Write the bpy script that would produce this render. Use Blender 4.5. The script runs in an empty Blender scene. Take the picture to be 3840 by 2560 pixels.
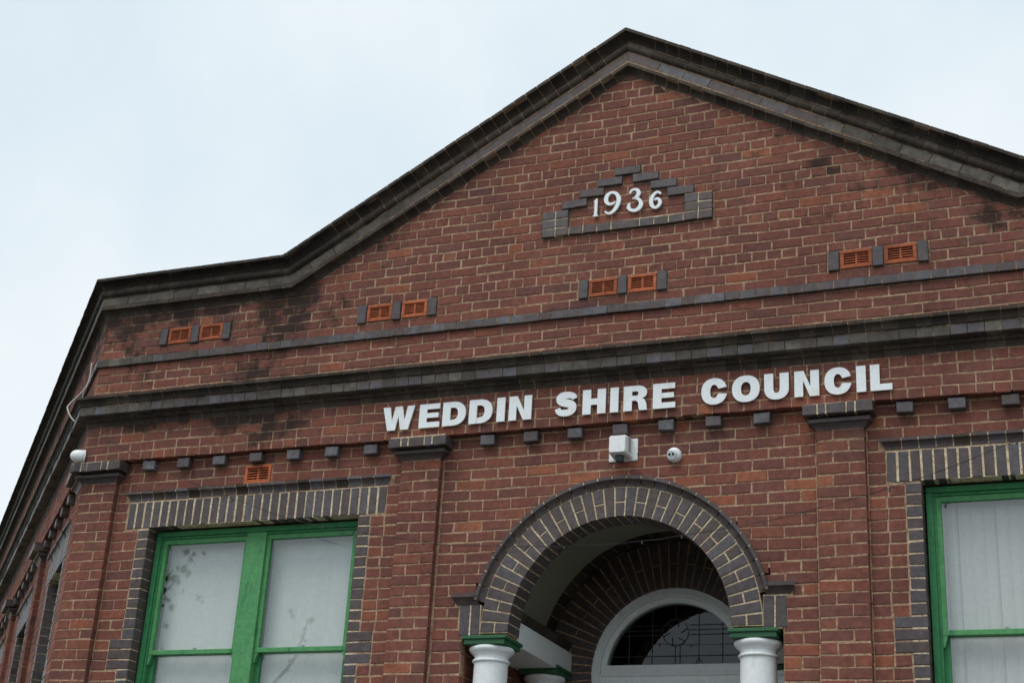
import bpy, math, random
from mathutils import Vector, Matrix
R0 = random.Random(1936)
scn = bpy.context.scene
COL = scn.collection

# ------------------------------------------------------------------ camera, sky, sun, exposure
CAM = (3.57064, -10.61125, -3.83709)
YAW, PITCH, ROLL = -0.40473, 0.39617, 0.06169
FPX = 5719.0
GROUND = -5.44
def cam_axes():
    cy, sy, cp, sp = math.cos(YAW), math.sin(YAW), math.cos(PITCH), math.sin(PITCH)
    f = Vector((sy*cp, cy*cp, sp)); r = Vector((cy, -sy, 0)); u = r.cross(f)
    cr, sr = math.cos(ROLL), math.sin(ROLL)
    return cr*r + sr*u, -sr*r + cr*u, f
RT, UP, FW = cam_axes()
cd = bpy.data.cameras.new('camera'); cam = bpy.data.objects.new('camera', cd); COL.objects.link(cam)
cd.sensor_width = 36.0; cd.lens = FPX/3840*36.0; cd.clip_start = 0.05; cd.clip_end = 2000
cam.matrix_world = Matrix.Translation(CAM) @ Matrix((RT, UP, -FW)).transposed().to_4x4()
scn.camera = cam

SUN_AZ, SUN_EL = math.radians(-22), math.radians(60)     # measured from the street side, towards the left
sun_dir = Vector((math.sin(SUN_AZ)*math.cos(SUN_EL), -math.cos(SUN_AZ)*math.cos(SUN_EL), math.sin(SUN_EL)))
w = bpy.data.worlds.new('World'); scn.world = w; w.use_nodes = True
nt = w.node_tree; nt.nodes.clear()
wo = nt.nodes.new('ShaderNodeOutputWorld'); bg = nt.nodes.new('ShaderNodeBackground')
sky = nt.nodes.new('ShaderNodeTexSky'); sky.sky_type = 'NISHITA'; sky.sun_disc = False
sky.sun_elevation = SUN_EL; sky.sun_rotation = math.atan2(sun_dir.x, sun_dir.y)
tc = nt.nodes.new('ShaderNodeTexCoord')
n1 = nt.nodes.new('ShaderNodeTexNoise'); n1.inputs['Scale'].default_value = 3.4; n1.inputs['Detail'].default_value = 6; n1.inputs['Roughness'].default_value = .5
n1.inputs['Distortion'].default_value = .15
rp = nt.nodes.new('ShaderNodeValToRGB')
rp.color_ramp.elements[0].position = .42; rp.color_ramp.elements[0].color = (6.6, 7.6, 8.3, 1)
rp.color_ramp.elements[1].position = .62; rp.color_ramp.elements[1].color = (7.85, 8.45, 8.8, 1)
mx = nt.nodes.new('ShaderNodeMix'); mx.data_type = 'RGBA'; mx.inputs['Factor'].default_value = .97   # cloud cover over the clear sky
bg.inputs['Strength'].default_value = .1
nt.links.new(tc.outputs['Generated'], n1.inputs['Vector']); nt.links.new(n1.outputs['Fac'], rp.inputs['Fac'])
nt.links.new(sky.outputs['Color'], mx.inputs['A']); nt.links.new(rp.outputs['Color'], mx.inputs['B'])
nt.links.new(mx.outputs['Result'], bg.inputs['Color']); nt.links.new(bg.outputs['Background'], wo.inputs['Surface'])
sl = bpy.data.lights.new('sun', 'SUN'); so = bpy.data.objects.new('sun', sl); COL.objects.link(so)
sl.energy = 1.5; sl.angle = math.radians(34); sl.color = (1, .97, .92)
so.rotation_euler = sun_dir.to_track_quat('Z', 'Y').to_euler()
vs = scn.view_settings; vs.view_transform = 'Standard'; vs.look = 'None'; vs.exposure = 0.16; vs.gamma = 1
scn.cycles.max_bounces = 8; scn.cycles.transparent_max_bounces = 12

# ------------------------------------------------------------------ materials
MATS = {}
def mat(name, rough=.8, spec=.3):
    m = bpy.data.materials.new(name); m.use_nodes = True; MATS[name] = m
    n = m.node_tree.nodes; b = n['Principled BSDF']
    b.inputs['Roughness'].default_value = rough; b.inputs['Specular IOR Level'].default_value = spec
    return m, n, m.node_tree.links, b
def attr(n, name):
    a = n.new('ShaderNodeAttribute'); a.attribute_name = name; return a.outputs['Fac']
def noise(n, l, scale, detail=4, stretch=None, rough=.55):
    g = n.new('ShaderNodeNewGeometry'); t = n.new('ShaderNodeTexNoise')
    t.inputs['Scale'].default_value = scale; t.inputs['Detail'].default_value = detail; t.inputs['Roughness'].default_value = rough
    if stretch:
        mp = n.new('ShaderNodeMapping'); mp.inputs['Scale'].default_value = stretch
        l.new(g.outputs['Position'], mp.inputs['Vector']); l.new(mp.outputs['Vector'], t.inputs['Vector'])
    else: l.new(g.outputs['Position'], t.inputs['Vector'])
    return t.outputs['Fac']
def ramp(n, l, fac, stops, interp='LINEAR'):
    r = n.new('ShaderNodeValToRGB'); cr = r.color_ramp; cr.interpolation = interp
    while len(cr.elements) > 1: cr.elements.remove(cr.elements[-1])
    for i, (p, c) in enumerate(stops):
        e = cr.elements[0] if i == 0 else cr.elements.new(p)
        e.position = p; e.color = (*c, 1) if len(c) == 3 else c
    l.new(fac, r.inputs['Fac']); return r.outputs['Color']
def math_(n, l, op, a, b=None, c=None, clamp=False):
    m = n.new('ShaderNodeMath'); m.operation = op; m.use_clamp = clamp
    for i, v in enumerate((a, b, c)):
        if v is None: continue
        if isinstance(v, (int, float)): m.inputs[i].default_value = v
        else: l.new(v, m.inputs[i])
    return m.outputs[0]
def mix(n, l, fac, a, b, mode='MIX'):
    m = n.new('ShaderNodeMix'); m.data_type = 'RGBA'; m.blend_type = mode
    for k, v in (('Factor', fac), ('A', a), ('B', b)):
        if isinstance(v, (int, float)): m.inputs[k].default_value = v
        elif isinstance(v, tuple): m.inputs[k].default_value = (*v, 1)
        else: l.new(v, m.inputs[k])
    return m.outputs['Result']
def bump(n, l, b, h, dist=.002, strength=.5):
    bm = n.new('ShaderNodeBump'); bm.inputs['Strength'].default_value = strength; bm.inputs['Distance'].default_value = dist
    l.new(h, bm.inputs['Height']); l.new(bm.outputs['Normal'], b.inputs['Normal'])
def grime(n, l, col, dark=(.020, .017, .014), lo=.5, hi=.85, amp=1.5):
    nz = noise(n, l, 5.2, 7, rough=.7)
    s = math_(n, l, 'MULTIPLY_ADD', math_(n, l, 'SUBTRACT', nz, .5), amp, attr(n, 'dirt'))
    mr = n.new('ShaderNodeMapRange'); mr.interpolation_type = 'SMOOTHSTEP'
    mr.inputs['From Min'].default_value = lo; mr.inputs['From Max'].default_value = hi
    l.new(s, mr.inputs['Value'])
    return mix(n, l, math_(n, l, 'MULTIPLY', mr.outputs['Result'], .86), col, dark)

def brick_mat(name, stops, rough, spec, blot, blotf, lo=.5, hi=.85, var=.35, bloom=None):
    m, n, l, b = mat(name, rough, spec)
    c = ramp(n, l, attr(n, 'rnd'), stops)
    c = mix(n, l, 1.0, c, ramp(n, l, noise(n, l, 24, 5), ((.25, (1-var,)*3), (.75, (1+var,)*3))), 'MULTIPLY')
    c = mix(n, l, 1.0, c, ramp(n, l, noise(n, l, 1.1, 4), ((.32, (.80, .80, .82)), (.68, (1.18, 1.16, 1.12)))), 'MULTIPLY')   # firing and weather vary over the wall
    bl = noise(n, l, 5.5, 3, (1, 1, 1.6))
    c = mix(n, l, math_(n, l, 'MULTIPLY', ramp(n, l, bl, ((.5, (0, 0, 0)), (.68, (1, 1, 1)))), blotf), c, blot)
    if bloom:
        c = mix(n, l, math_(n, l, 'MULTIPLY', ramp(n, l, noise(n, l, 3.1, 6, (1, 1, 1.3), .65), ((.56, (0, 0, 0)), (.74, (1, 1, 1)))), .5), c, bloom)
    c = grime(n, l, c, lo=lo, hi=hi)
    l.new(c, b.inputs['Base Color']); bump(n, l, b, noise(n, l, 90, 4), .0025, .6)
    return m
brick_mat('red_brick', ((0, (.130, .058, .051)), (.22, (.165, .066, .053)), (.55, (.194, .072, .054)), (.82, (.218, .079, .055)), (.93, (.268, .091, .054)), (1, (.31, .115, .064))), .85, .22, (.108, .055, .049), .4, var=.28, bloom=(.20, .115, .088))
brick_mat('blue_brick', ((0, (.070, .046, .042)), (.2, (.084, .062, .062)), (.45, (.088, .074, .081)), (.65, (.082, .058, .052)), (.8, (.096, .087, .099)), (1, (.118, .113, .126))), .45, .4, (.062, .050, .046), .5, var=.4)
brick_mat('weathered_shaded_brick', ((0, (.040, .030, .024)), (.5, (.058, .044, .034)), (1, (.082, .066, .052))), .75, .3, (.032, .026, .020), .6, .5, .9)  # weathered tone, darkened further to carry the shade under the ledges
brick_mat('lichen_brick', ((0, (.080, .071, .061)), (.5, (.115, .103, .088)), (1, (.15, .137, .118))), .8, .25, (.060, .054, .046), .55, .55, .95, bloom=(.18, .17, .14))
brick_mat('terracotta', ((0, (.38, .105, .047)), (1, (.50, .142, .063))), .8, .25, (.22, .07, .04), .6, .55, 1.2, .3)
def mortar_mat(name, base, alt):
    m, n, l, b = mat(name, .95, .1)
    c = mix(n, l, ramp(n, l, noise(n, l, 7, 5), ((.35, (0, 0, 0)), (.65, (1, 1, 1)))), base, alt)
    c = mix(n, l, 1.0, c, ramp(n, l, noise(n, l, 45, 5), ((.28, (.45,)*3), (.72, (1.35,)*3))), 'MULTIPLY')
    c = grime(n, l, c, (.036, .030, .024), .34, .8)
    l.new(c, b.inputs['Base Color']); bump(n, l, b, noise(n, l, 120, 3), .003, .7)
mortar_mat('mortar', (.47, .325, .215), (.34, .215, .14))
mortar_mat('pale_mortar', (.74, .63, .45), (.58, .43, .28))
def paint(name, col, rough=.45, spec=.4, wear=None, wearf=.0, sc=9, mot=(.94, 1.04)):
    m, n, l, b = mat(name, rough, spec)
    c = mix(n, l, 1.0, col, ramp(n, l, noise(n, l, 30, 4), ((.3, (mot[0],)*3), (.7, (mot[1],)*3))), 'MULTIPLY')
    if wear:
        c = mix(n, l, math_(n, l, 'MULTIPLY', ramp(n, l, noise(n, l, sc, 7, (2.2, 2.2, .5), .7), ((.56, (0, 0, 0)), (.68, (1, 1, 1)))), wearf), c, wear)
    l.new(c, b.inputs['Base Color'])
    return m
paint('green_paint', (.042, .225, .084), .55, .3, (.020, .125, .062), .8, 9, (.82, 1.12))
paint('green_paint_light', (.092, .31, .118), .55, .3, (.030, .17, .080), .85, 7, (.82, 1.12))
paint('abacus_green', (.032, .125, .056), .5, .35, (.02, .085, .04), .6, 6)
paint('dark_green_paint', (.012, .085, .032), .45, .4)
paint('white_paint', (.86, .89, .90), .45, .35, (.56, .53, .46), .34, 6)
paint('letter_white', (.87, .91, .93), .4, .4, (.66, .58, .43), .6, 5)
paint('metal_white', (.86, .91, .94), .3, .5)
paint('plaster', (.33, .325, .26), .85, .2, (.25, .235, .18), .6, 4)
paint('plastic_white', (.86, .88, .88), .35, .45, (.66, .62, .52), .4, 12)
paint('plastic_dark', (.030, .042, .042), .4, .4)
paint('lens_black', (.012, .012, .015), .15, .5)
paint('grey_plastic', (.32, .33, .35), .45, .4)
paint('cable_white', (.52, .50, .48), .6, .25)
paint('cable_black', (.02, .02, .022), .6, .3)
paint('blind_white', (.70, .71, .69), .85, .1)
paint('blind_grey', (.62, .62, .60), .85, .1)
paint('lead', (.045, .045, .045), .5, .4)
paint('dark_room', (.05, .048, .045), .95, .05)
paint('room_wall', (.62, .60, .55), .9, .1)
paint('roof_metal', (.30, .31, .32), .5, .4)
paint('leaf', (.06, .11, .03), .6, .3, (.11, .10, .03), .5, 6)
paint('bark', (.11, .085, .06), .9, .1)
def glass_mat(name, tint, f0=.08, rough=.02, wavy=.0):
    m = bpy.data.materials.new(name); m.use_nodes = True; MATS[name] = m
    n = m.node_tree.nodes; l = m.node_tree.links; n.clear()
    o = n.new('ShaderNodeOutputMaterial'); mxs = n.new('ShaderNodeMixShader'); ge = n.new('ShaderNodeNewGeometry'); vd = n.new('ShaderNodeVectorMath'); vd.operation = 'DOT_PRODUCT'
    l.new(ge.outputs['Incoming'], vd.inputs[0]); l.new(ge.outputs['Normal'], vd.inputs[1])
    fres = math_(n, l, 'MULTIPLY_ADD', math_(n, l, 'POWER', math_(n, l, 'SUBTRACT', 1.0, math_(n, l, 'ABSOLUTE', vd.outputs['Value'])), 5), 1-f0, f0)
    tr = n.new('ShaderNodeBsdfTransparent'); tr.inputs['Color'].default_value = (*tint, 1)
    gl = n.new('ShaderNodeBsdfGlossy'); gl.inputs['Roughness'].default_value = rough
    if wavy:
        bm = n.new('ShaderNodeBump'); bm.inputs['Strength'].default_value = wavy; bm.inputs['Distance'].default_value = .01
        l.new(noise(n, l, 3, 2), bm.inputs['Height']); l.new(bm.outputs['Normal'], gl.inputs['Normal'])
    l.new(fres, mxs.inputs['Fac']); l.new(tr.outputs[0], mxs.inputs[1]); l.new(gl.outputs[0], mxs.inputs[2]); l.new(mxs.outputs[0], o.inputs['Surface'])
glass_mat('glass', (.93, .96, .96), .15, .01, .02)
glass_mat('dark_glass', (.45, .5, .5), .06, .02, .03)
def ground_mat(name, a, b_, sc):
    m, n, l, b = mat(name, .92, .2)
    l.new(mix(n, l, noise(n, l, sc, 8), a, b_), b.inputs['Base Color']); bump(n, l, b, noise(n, l, sc*12, 4), .01, .4)
ground_mat('asphalt', (.045, .045, .047), (.075, .073, .07), 2.5)
ground_mat('concrete', (.11, .106, .10), (.17, .163, .152), 1.6)
ground_mat('dry_grass', (.06, .07, .028), (.105, .095, .05), .6)
def lower_wall_mat():
    m, n, l, b = mat('brick_wall_below', .85, .2)
    g = n.new('ShaderNodeNewGeometry'); sx = n.new('ShaderNodeSeparateXYZ'); cb = n.new('ShaderNodeCombineXYZ')
    l.new(g.outputs['Position'], sx.inputs[0]); l.new(math_(n, l, 'ADD', sx.outputs['X'], sx.outputs['Y']), cb.inputs['X']); l.new(sx.outputs['Z'], cb.inputs['Y'])
    t = n.new('ShaderNodeTexBrick'); t.inputs['Scale'].default_value = 1; t.inputs['Brick Width'].default_value = .24; t.inputs['Row Height'].default_value = .086; t.inputs['Mortar Size'].default_value = .005
    t.inputs['Color1'].default_value = (.135, .048, .041, 1); t.inputs['Color2'].default_value = (.20, .066, .046, 1); t.inputs['Mortar'].default_value = (.42, .29, .18, 1)
    l.new(cb.outputs[0], t.inputs['Vector']); l.new(t.outputs['Color'], b.inputs['Base Color'])
lower_wall_mat()

# ------------------------------------------------------------------ object helpers
def tagged(o, label=None, category=None, group=None, kind=None):
    for k, v in (('label', label), ('category', category), ('group', group), ('kind', kind)):
        if v: o[k] = v
    return o
def link(o, parent=None):
    COL.objects.link(o)
    if parent is not None:
        o.parent = parent
        o.matrix_parent_inverse = Matrix.Translation(parent.location).inverted()
    return o
def empty(name, loc, label, category, group=None):
    o = bpy.data.objects.new(name, None); o.location = loc; COL.objects.link(o); o.empty_display_size = .2
    return tagged(o, label, category, group)
def mesh_obj(name, verts, faces, material, parent=None, rnd=None, dirt=None, smooth=False, centre=True):
    """one mesh object; the vertices come in world coordinates, the origin goes to their middle"""
    c = Vector((0, 0, 0))
    if centre and verts:
        lo = [min(v[i] for v in verts) for i in range(3)]; hi = [max(v[i] for v in verts) for i in range(3)]
        c = Vector([(a+b)/2 for a, b in zip(lo, hi)])
    me = bpy.data.meshes.new(name); me.from_pydata([(v[0]-c.x, v[1]-c.y, v[2]-c.z) for v in verts], [], faces)
    me.materials.append(MATS[material])
    if rnd is not None:
        a = me.attributes.new('rnd', 'FLOAT', 'FACE'); a.data.foreach_set('value', rnd if isinstance(rnd, list) else [rnd]*len(faces))
    if dirt is not None:
        a = me.attributes.new('dirt', 'FLOAT', 'POINT'); a.data.foreach_set('value', dirt if isinstance(dirt, list) else [dirt]*len(verts))
    if smooth: me.polygons.foreach_set('use_smooth', [True]*len(faces))
    me.update()
    o = bpy.data.objects.new(name, me); o.location = c
    COL.objects.link(o)
    if parent is not None:
        o.parent = parent; o.matrix_parent_inverse = Matrix.Translation(parent_world(parent)).inverted()
    return o
def parent_world(p):
    return p.location.copy()          # every parent here is unrotated and its location is its world position
class MB:
    """collects shapes into one mesh"""
    def __init__(s): s.v = []; s.f = []
    def add(s, v, f):
        k = len(s.v); s.v += [tuple(x) for x in v]; s.f += [tuple(i+k for i in q) for q in f]; return s
    def box(s, x0, x1, y0, y1, z0, z1, fr=None, ch=0):
        if ch:
            P = []
            for z, e in ((z0, ch), (z0+ch, 0), (z1-ch, 0), (z1, ch)):
                for x, y in ((x0+e, y0+e), (x1-e, y0+e), (x1-e, y1-e), (x0+e, y1-e)): P.append((x, y, z))
            F = [(3, 2, 1, 0), (12, 13, 14, 15)]
            for r in range(3):
                for i in range(4):
                    j = (i+1) % 4; F.append((r*4+i, r*4+j, r*4+4+j, r*4+4+i))
        else:
            P = [(x, y, z) for z in (z0, z1) for x, y in ((x0, y0), (x1, y0), (x1, y1), (x0, y1))]
            F = [(3, 2, 1, 0), (4, 5, 6, 7), (0, 1, 5, 4), (1, 2, 6, 5), (2, 3, 7, 6), (3, 0, 4, 7)]
        if fr: P = [fr(*p) for p in P]
        return s.add(P, F)
    def loft(s, rings, closed=True, caps=True):
        n = len(rings[0]); V = [p for r in rings for p in r]; F = []
        for i in range(len(rings)-1):
            for j in range(n if closed else n-1):
                k = (j+1) % n; F.append((i*n+j, i*n+k, (i+1)*n+k, (i+1)*n+j))
        if caps: F += [tuple(range(n-1, -1, -1)), tuple(range((len(rings)-1)*n, len(rings)*n))]
        return s.add(V, F)
    def lathe(s, prof, cx, cy, seg=32):
        rings = [[(cx+r*math.cos(2*math.pi*k/seg), cy+r*math.sin(2*math.pi*k/seg), z) for k in range(seg)] for r, z in prof]
        return s.loft(rings)
    def tube(s, pts, r, seg=6):
        rings = []
        for i, p in enumerate(pts):
            p = Vector(p); t = (Vector(pts[min(i+1, len(pts)-1)]) - Vector(pts[max(i-1, 0)])).normalized()
            a = t.cross(Vector((0, 0, 1)));
            if a.length < 1e-3: a = t.cross(Vector((0, 1, 0)))
            a.normalize(); b = t.cross(a); rr = r[i] if isinstance(r, (list, tuple)) else r
            rings.append([p + a*math.cos(2*math.pi*k/seg)*rr + b*math.sin(2*math.pi*k/seg)*rr for k in range(seg)])
        return s.loft(rings)
    def build(s, name, material, parent=None, smooth=False, **k):
        return mesh_obj(name, s.v, s.f, material, parent, smooth=smooth, **k)
def shade_auto(o, ang=40):
    me = o.data; me.polygons.foreach_set('use_smooth', [True]*len(me.polygons))
    me.set_sharp_from_angle(angle=math.radians(ang)); return o

# wall frames: local x runs along the wall seen from outside, y into the wall, z up
def frame(o, ex, ey):
    o = Vector(o); ex = Vector(ex).normalized(); ey = Vector(ey).normalized()
    return lambda x, y, z: (o.x+ex.x*x+ey.x*y, o.y+ex.y*x+ey.y*y, o.z+z)
FRONT = frame((0, 0, 0), (1, 0, 0), (0, 1, 0))
SA = math.radians(45.7)
CX, FY = -5.03, -.08                                     # street corner of the frieze
SEX = (math.cos(SA), -math.sin(SA), 0); SEY = (math.sin(SA), math.cos(SA), 0)
SIDE = frame((CX+SEY[0]*-FY, FY+SEY[1]*-FY, 0), SEX, SEY)  # its y = 0 is the recessed wall face, y = FY the frieze face
RIGHT = frame((5.03, 0, 0), (0, 1, 0), (-1, 0, 0))

def dirt_at(x, y, z):
    d = .13+(.10 if z > .75 else 0)+(.03 if z > .75 and x < -1.8 else 0)
    def blob(cx, cz, rx, rz, a):
        q = ((x-cx)/rx)**2+((z-cz)/rz)**2
        return a*math.exp(-q)
    d += blob(-4.2, 1.62, 1.5, .22, .48) + blob(-4.95, 1.36, .5, .4, .28) + blob(-3.05, 1.48, .42, .28, .36) + blob(-3.35, 1.02, .6, .3, .40) + blob(-4.4, 1.3, .6, .2, .2) + blob(-4.4, .98, .5, .12, .22)
    d += blob(-3.25, .40, .6, .25, .5) + blob(-4.4, .48, 1.2, .12, .40) + blob(3.1, 1.65, .7, .30, .42) + blob(1.5, 2.55, .5, .16, .34) + blob(2.4, 2.02, .9, .2, .34) + blob(1.6, 2.2, .5, .2, .2)
    d += blob(3.2, .86, .8, .2, .3) + blob(-2.5, 2.0, .7, .2, .25) + blob(0, .80, 5, .10, .12) + blob(-4.0, .53, 1.6, .07, .25) + blob(-3.2, .75, 2.0, .08, .2) + blob(.4, 2.85, .3, .3, .12)
    if y > .6: d += .25  # fixed step up for all surfaces set well back from the front
    return d

# ------------------------------------------------------------------ piece register: bricks are collected first; the largest in view become objects
PIECES = []
def project_area(vs_):
    pts = []
    for v in vs_:
        d = Vector(v)-Vector(CAM); z = d.dot(FW)
        if z < .1: return 0
        pts.append((1920+FPX*d.dot(RT)/z, 1280-FPX*d.dot(UP)/z))
    x0 = max(0, min(p[0] for p in pts)); x1 = min(3840, max(p[0] for p in pts)); y0 = max(0, min(p[1] for p in pts)); y1 = min(2560, max(p[1] for p in pts))
    return max(0, x1-x0)*max(0, y1-y0)
def piece(name, parent, verts, faces, material, rnd, dirt=None, rank=1.0):
    if dirt is None:
        c = [sum(v[i] for v in verts)/len(verts) for i in range(3)]
        k = R0.gauss(0, .10); k += .3 if R0.random() < .012 else 0     # some bricks hold more soot than their neighbours
        dirt = [dirt_at(*v)+k for v in verts]
    PIECES.append((name, parent, verts, faces, material, rnd, dirt, project_area(verts)*rank))
def flush(root, limit=300):
    names = {}
    for p in PIECES: names.setdefault(p[0], []).append(p)
    for nm, ps in names.items():
        ps.sort(key=lambda p: -p[7])
        single = [p for p in ps[:limit] if p[7] > 60]; rest = ps[len(single):]
        for p in single: mesh_obj(nm, p[2], p[3], p[4], p[1], p[5], p[6])
        for mt in sorted({p[4] for p in rest}):
            V, F, Rn, D = [], [], [], []
            for p in rest:
                if p[4] != mt: continue
                k = len(V); V += p[2]; F += [tuple(i+k for i in f) for f in p[3]]; Rn += [p[5]]*len(p[3]); D += p[6] if isinstance(p[6], list) else [p[6]]*len(p[2])
            o = mesh_obj(nm+'_remainder', V, F, mt, root, Rn, D); o['kind'] = 'stuff'
def sag(x, z): return .0042*math.sin(1.3*x+2.1*z)+.0026*math.sin(3.9*x-5.3*z+1.0)+.0016*math.sin(9.7*x+11*z)
def quad_brick(fr, q, y0, depth, ch=.0045, jit=.0030, yj=.0022):
    """a brick whose face is the quad q = bl, br, tr, tl in (x, z); chamfered edge, uneven outline"""
    q = [(a+R0.uniform(-jit, jit), b+R0.uniform(-jit, jit)+sag(a, b)) for a, b in q]
    cx = sum(a for a, b in q)/4; cz = sum(b for a, b in q)/4
    y0 += R0.uniform(-yj, yj); V = []
    tilt = R0.uniform(-.006, .006)
    for lvl in range(3):
        for a, b in q:
            if lvl == 0: a += math.copysign(min(ch, abs(a-cx)*.4), cx-a); b += math.copysign(min(ch, abs(b-cz)*.4), cz-b)
            V.append(fr(a, y0+(0, ch, depth)[lvl]+(a-cx)*tilt, b))
    F = [(0, 1, 2, 3)]
    for r in (0, 4):
        for i in range(4):
            j = (i+1) % 4; F.append((r+j, r+i, r+4+i, r+4+j))
    return V, F
def rnd_red():
    r = R0.random()
    return min(.86, max(0, R0.gauss(.5, .19))) if r < .95 else R0.uniform(.84, 1.0)
def lay(name, parent, fr, x0, x1, z0, z1, y0, depth, material='red_brick', rnd=None, cut=None, jit=.0028, j=.0052):
    """one brick between two joints; cut(x, z) -> None or interval clip is done by the caller"""
    if x1-x0 < .03: return
    q = [(x0+j, z0+j), (x1-j, z0+j), (x1-j, z1-j), (x0+j, z1-j)]
    V, F = quad_brick(fr, q, y0, depth, jit=jit)
    piece(name, parent, V, F, material, rnd_red() if rnd is None else rnd)
def lay_quad(name, parent, fr, xb0, xb1, xt0, xt1, z0, z1, y0, depth, material='red_brick', j=.0052):
    if max(xb1-xb0, xt1-xt0) < .04: return
    if xb1-xb0 < .024: xb0 = xb1 = (xb0+xb1)/2; xb0 -= .012; xb1 += .012
    if xt1-xt0 < .024: xt0 = xt1 = (xt0+xt1)/2; xt0 -= .012; xt1 += .012
    V, F = quad_brick(fr, [(xb0+j, z0+j), (xb1-j, z0+j), (xt1-j, z1-j), (xt0+j, z1-j)], y0, depth)
    piece(name, parent, V, F, material, rnd_red())
def course(parent, fr, lo, hi, z0, z1, y0, depth, kind, phase, name='brick', slope=None, holes=()):
    """one course from lo to hi: (xb, xt) at both ends; kind S or H; holes are [((xb0, xt0), (xb1, xt1))]"""
    if not isinstance(lo, tuple): lo = (lo, lo)
    if not isinstance(hi, tuple): hi = (hi, hi)
    L = .24 if kind == 'S' else .12
    spans = []; cur = lo
    for h in sorted(holes, key=lambda h: h[0][0]):
        if h[1][0] <= cur[0] and h[1][1] <= cur[1]: continue
        spans.append((cur, h[0])); cur = h[1]
    spans.append((cur, hi))
    for a, b in spans:
        x0 = min(a); x1 = max(b)
        if x1-x0 < .035: continue
        k = math.floor((x0-phase)/L); xs = []
        x = phase+k*L
        while x < x1:
            xs.append(x); x += L
        xs.append(x)
        xs = [q+(R0.uniform(-.006, .006) if kind == 'S' else R0.uniform(-.003, .003)) for q in xs]
        segs = [[max(p, x0), min(q, x1)] for p, q in zip(xs[:-1], xs[1:])]
        segs = [s for s in segs if s[1]-s[0] > .002]
        if len(segs) > 1 and segs[0][1]-segs[0][0] < .05: segs[1][0] = segs[0][0]; segs.pop(0)
        if len(segs) > 1 and segs[-1][1]-segs[-1][0] < .05: segs[-2][1] = segs[-1][1]; segs.pop()
        for p, q in segs:
            lay_quad(name, parent, fr, max(p, a[0]), min(q, b[0]), max(p, a[1]), min(q, b[1]), z0, z1, y0, depth)
def core(name, parent, fr, boxes, y0, y1, material='mortar', step=.3):
    """mortar backing: gridded slabs so that the grime can vary over it"""
    V, F = [], []
    for x0, x1, z0, z1 in boxes:
        nx = max(1, int((x1-x0)/step)); nz = max(1, int((z1-z0)/step)); k = len(V)
        for iz in range(nz+1):
            for ix in range(nx+1): V.append(fr(x0+(x1-x0)*ix/nx, y0, z0+(z1-z0)*iz/nz))
        for iz in range(nz):
            for ix in range(nx):
                a = k+iz*(nx+1)+ix; F.append((a, a+1, a+nx+2, a+nx+1))
        b = len(V); V += [fr(x0, y1, z0), fr(x1, y1, z0), fr(x1, y1, z1), fr(x0, y1, z1), fr(x0, y0, z0), fr(x1, y0, z0), fr(x1, y0, z1), fr(x0, y0, z1)]
        F += [(b+3, b+2, b+1, b), (b, b+1, b+5, b+4), (b+1, b+2, b+6, b+5), (b+2, b+3, b+7, b+6), (b+3, b, b+4, b+7)]
    return mesh_obj(name, V, F, material, parent, dirt=[dirt_at(*v) for v in V])

# ------------------------------------------------------------------ ground
def sheet(name, x0, x1, y0, y1, z, m):
    o = mesh_obj(name, [(x0, y0, z), (x1, y0, z), (x1, y1, z), (x0, y1, z)], [(0, 1, 2, 3)], m); o['kind'] = 'structure'; return o
sheet('ground', -900, 900, -900, 900, GROUND-.16, 'dry_grass')
sheet('road', -300, 300, -22, -5.2, GROUND-.13, 'asphalt')
fp = MB().box(-60, 60, -5, -.02, GROUND-.15, GROUND).build('pavement', 'concrete'); fp['kind'] = 'structure'
kb = MB().box(-60, 60, -5.2, -5.004, GROUND-.15, GROUND-.005, ch=.02).build('kerb', 'concrete'); kb['kind'] = 'structure'

# ------------------------------------------------------------------ the building
B = empty('council_building', (0, 0, GROUND), 'red brick council building with dark brick trim and a gabled parapet', 'building')
TAN = math.tan(SA/2)
KX, KZ, AZ = -3.03, 1.612, 3.318
RA = math.atan2(AZ-KZ, -KX); RL = math.hypot(AZ-KZ, KX)
SIDE_LEN = 14.0
def seg(A, T, OUT, UPV, L, s=(0, 0), e=(0, 0)): return dict(A=Vector(A), T=Vector(T), O=Vector(OUT), U=Vector(UPV), L=L, s=s, e=e)
def level_path(z, y=FY):
    s0 = Vector((CX, FY, z)) - Vector(SEX)*SIDE_LEN
    return [seg(s0, SEX, (-SEY[0], -SEY[1], 0), (0, 0, 1), SIDE_LEN, (0, 0), (0, TAN)),
            seg((CX, FY, z), (1, 0, 0), (0, -1, 0), (0, 0, 1), -2*CX, (0, -TAN), (0, 1)),
            seg((-CX, FY, z), (0, 1, 0), (1, 0, 0), (0, 0, 1), 2.0, (0, -1), (0, 0))]
def rake_path():
    a = RA; p = level_path(KZ); ca, sa = math.cos(a), math.sin(a)
    f = seg((CX, FY, KZ), (1, 0, 0), (0, -1, 0), (0, 0, 1), KX-CX, (0, -TAN), (-math.tan(a/2), 0))
    u = seg((KX, FY, KZ), (ca, 0, sa), (0, -1, 0), (-sa, 0, ca), RL, (math.tan(a/2), 0), (math.tan(a), 0))
    d = seg((0, FY, AZ), (ca, 0, -sa), (0, -1, 0), (sa, 0, ca), RL, (-math.tan(a), 0), (-math.tan(a/2), 0))
    g = seg((-KX, FY, KZ), (1, 0, 0), (0, -1, 0), (0, 0, 1), KX-CX, (math.tan(a/2), 0), (0, 1))
    return [p[0], f, u, d, g, p[2]]
def at(sg, t, prof, k):
    return [tuple(sg['A'] + sg['T']*(t+k[0]*u+k[1]*o) + sg['O']*o + sg['U']*u) for o, u in prof]
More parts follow.
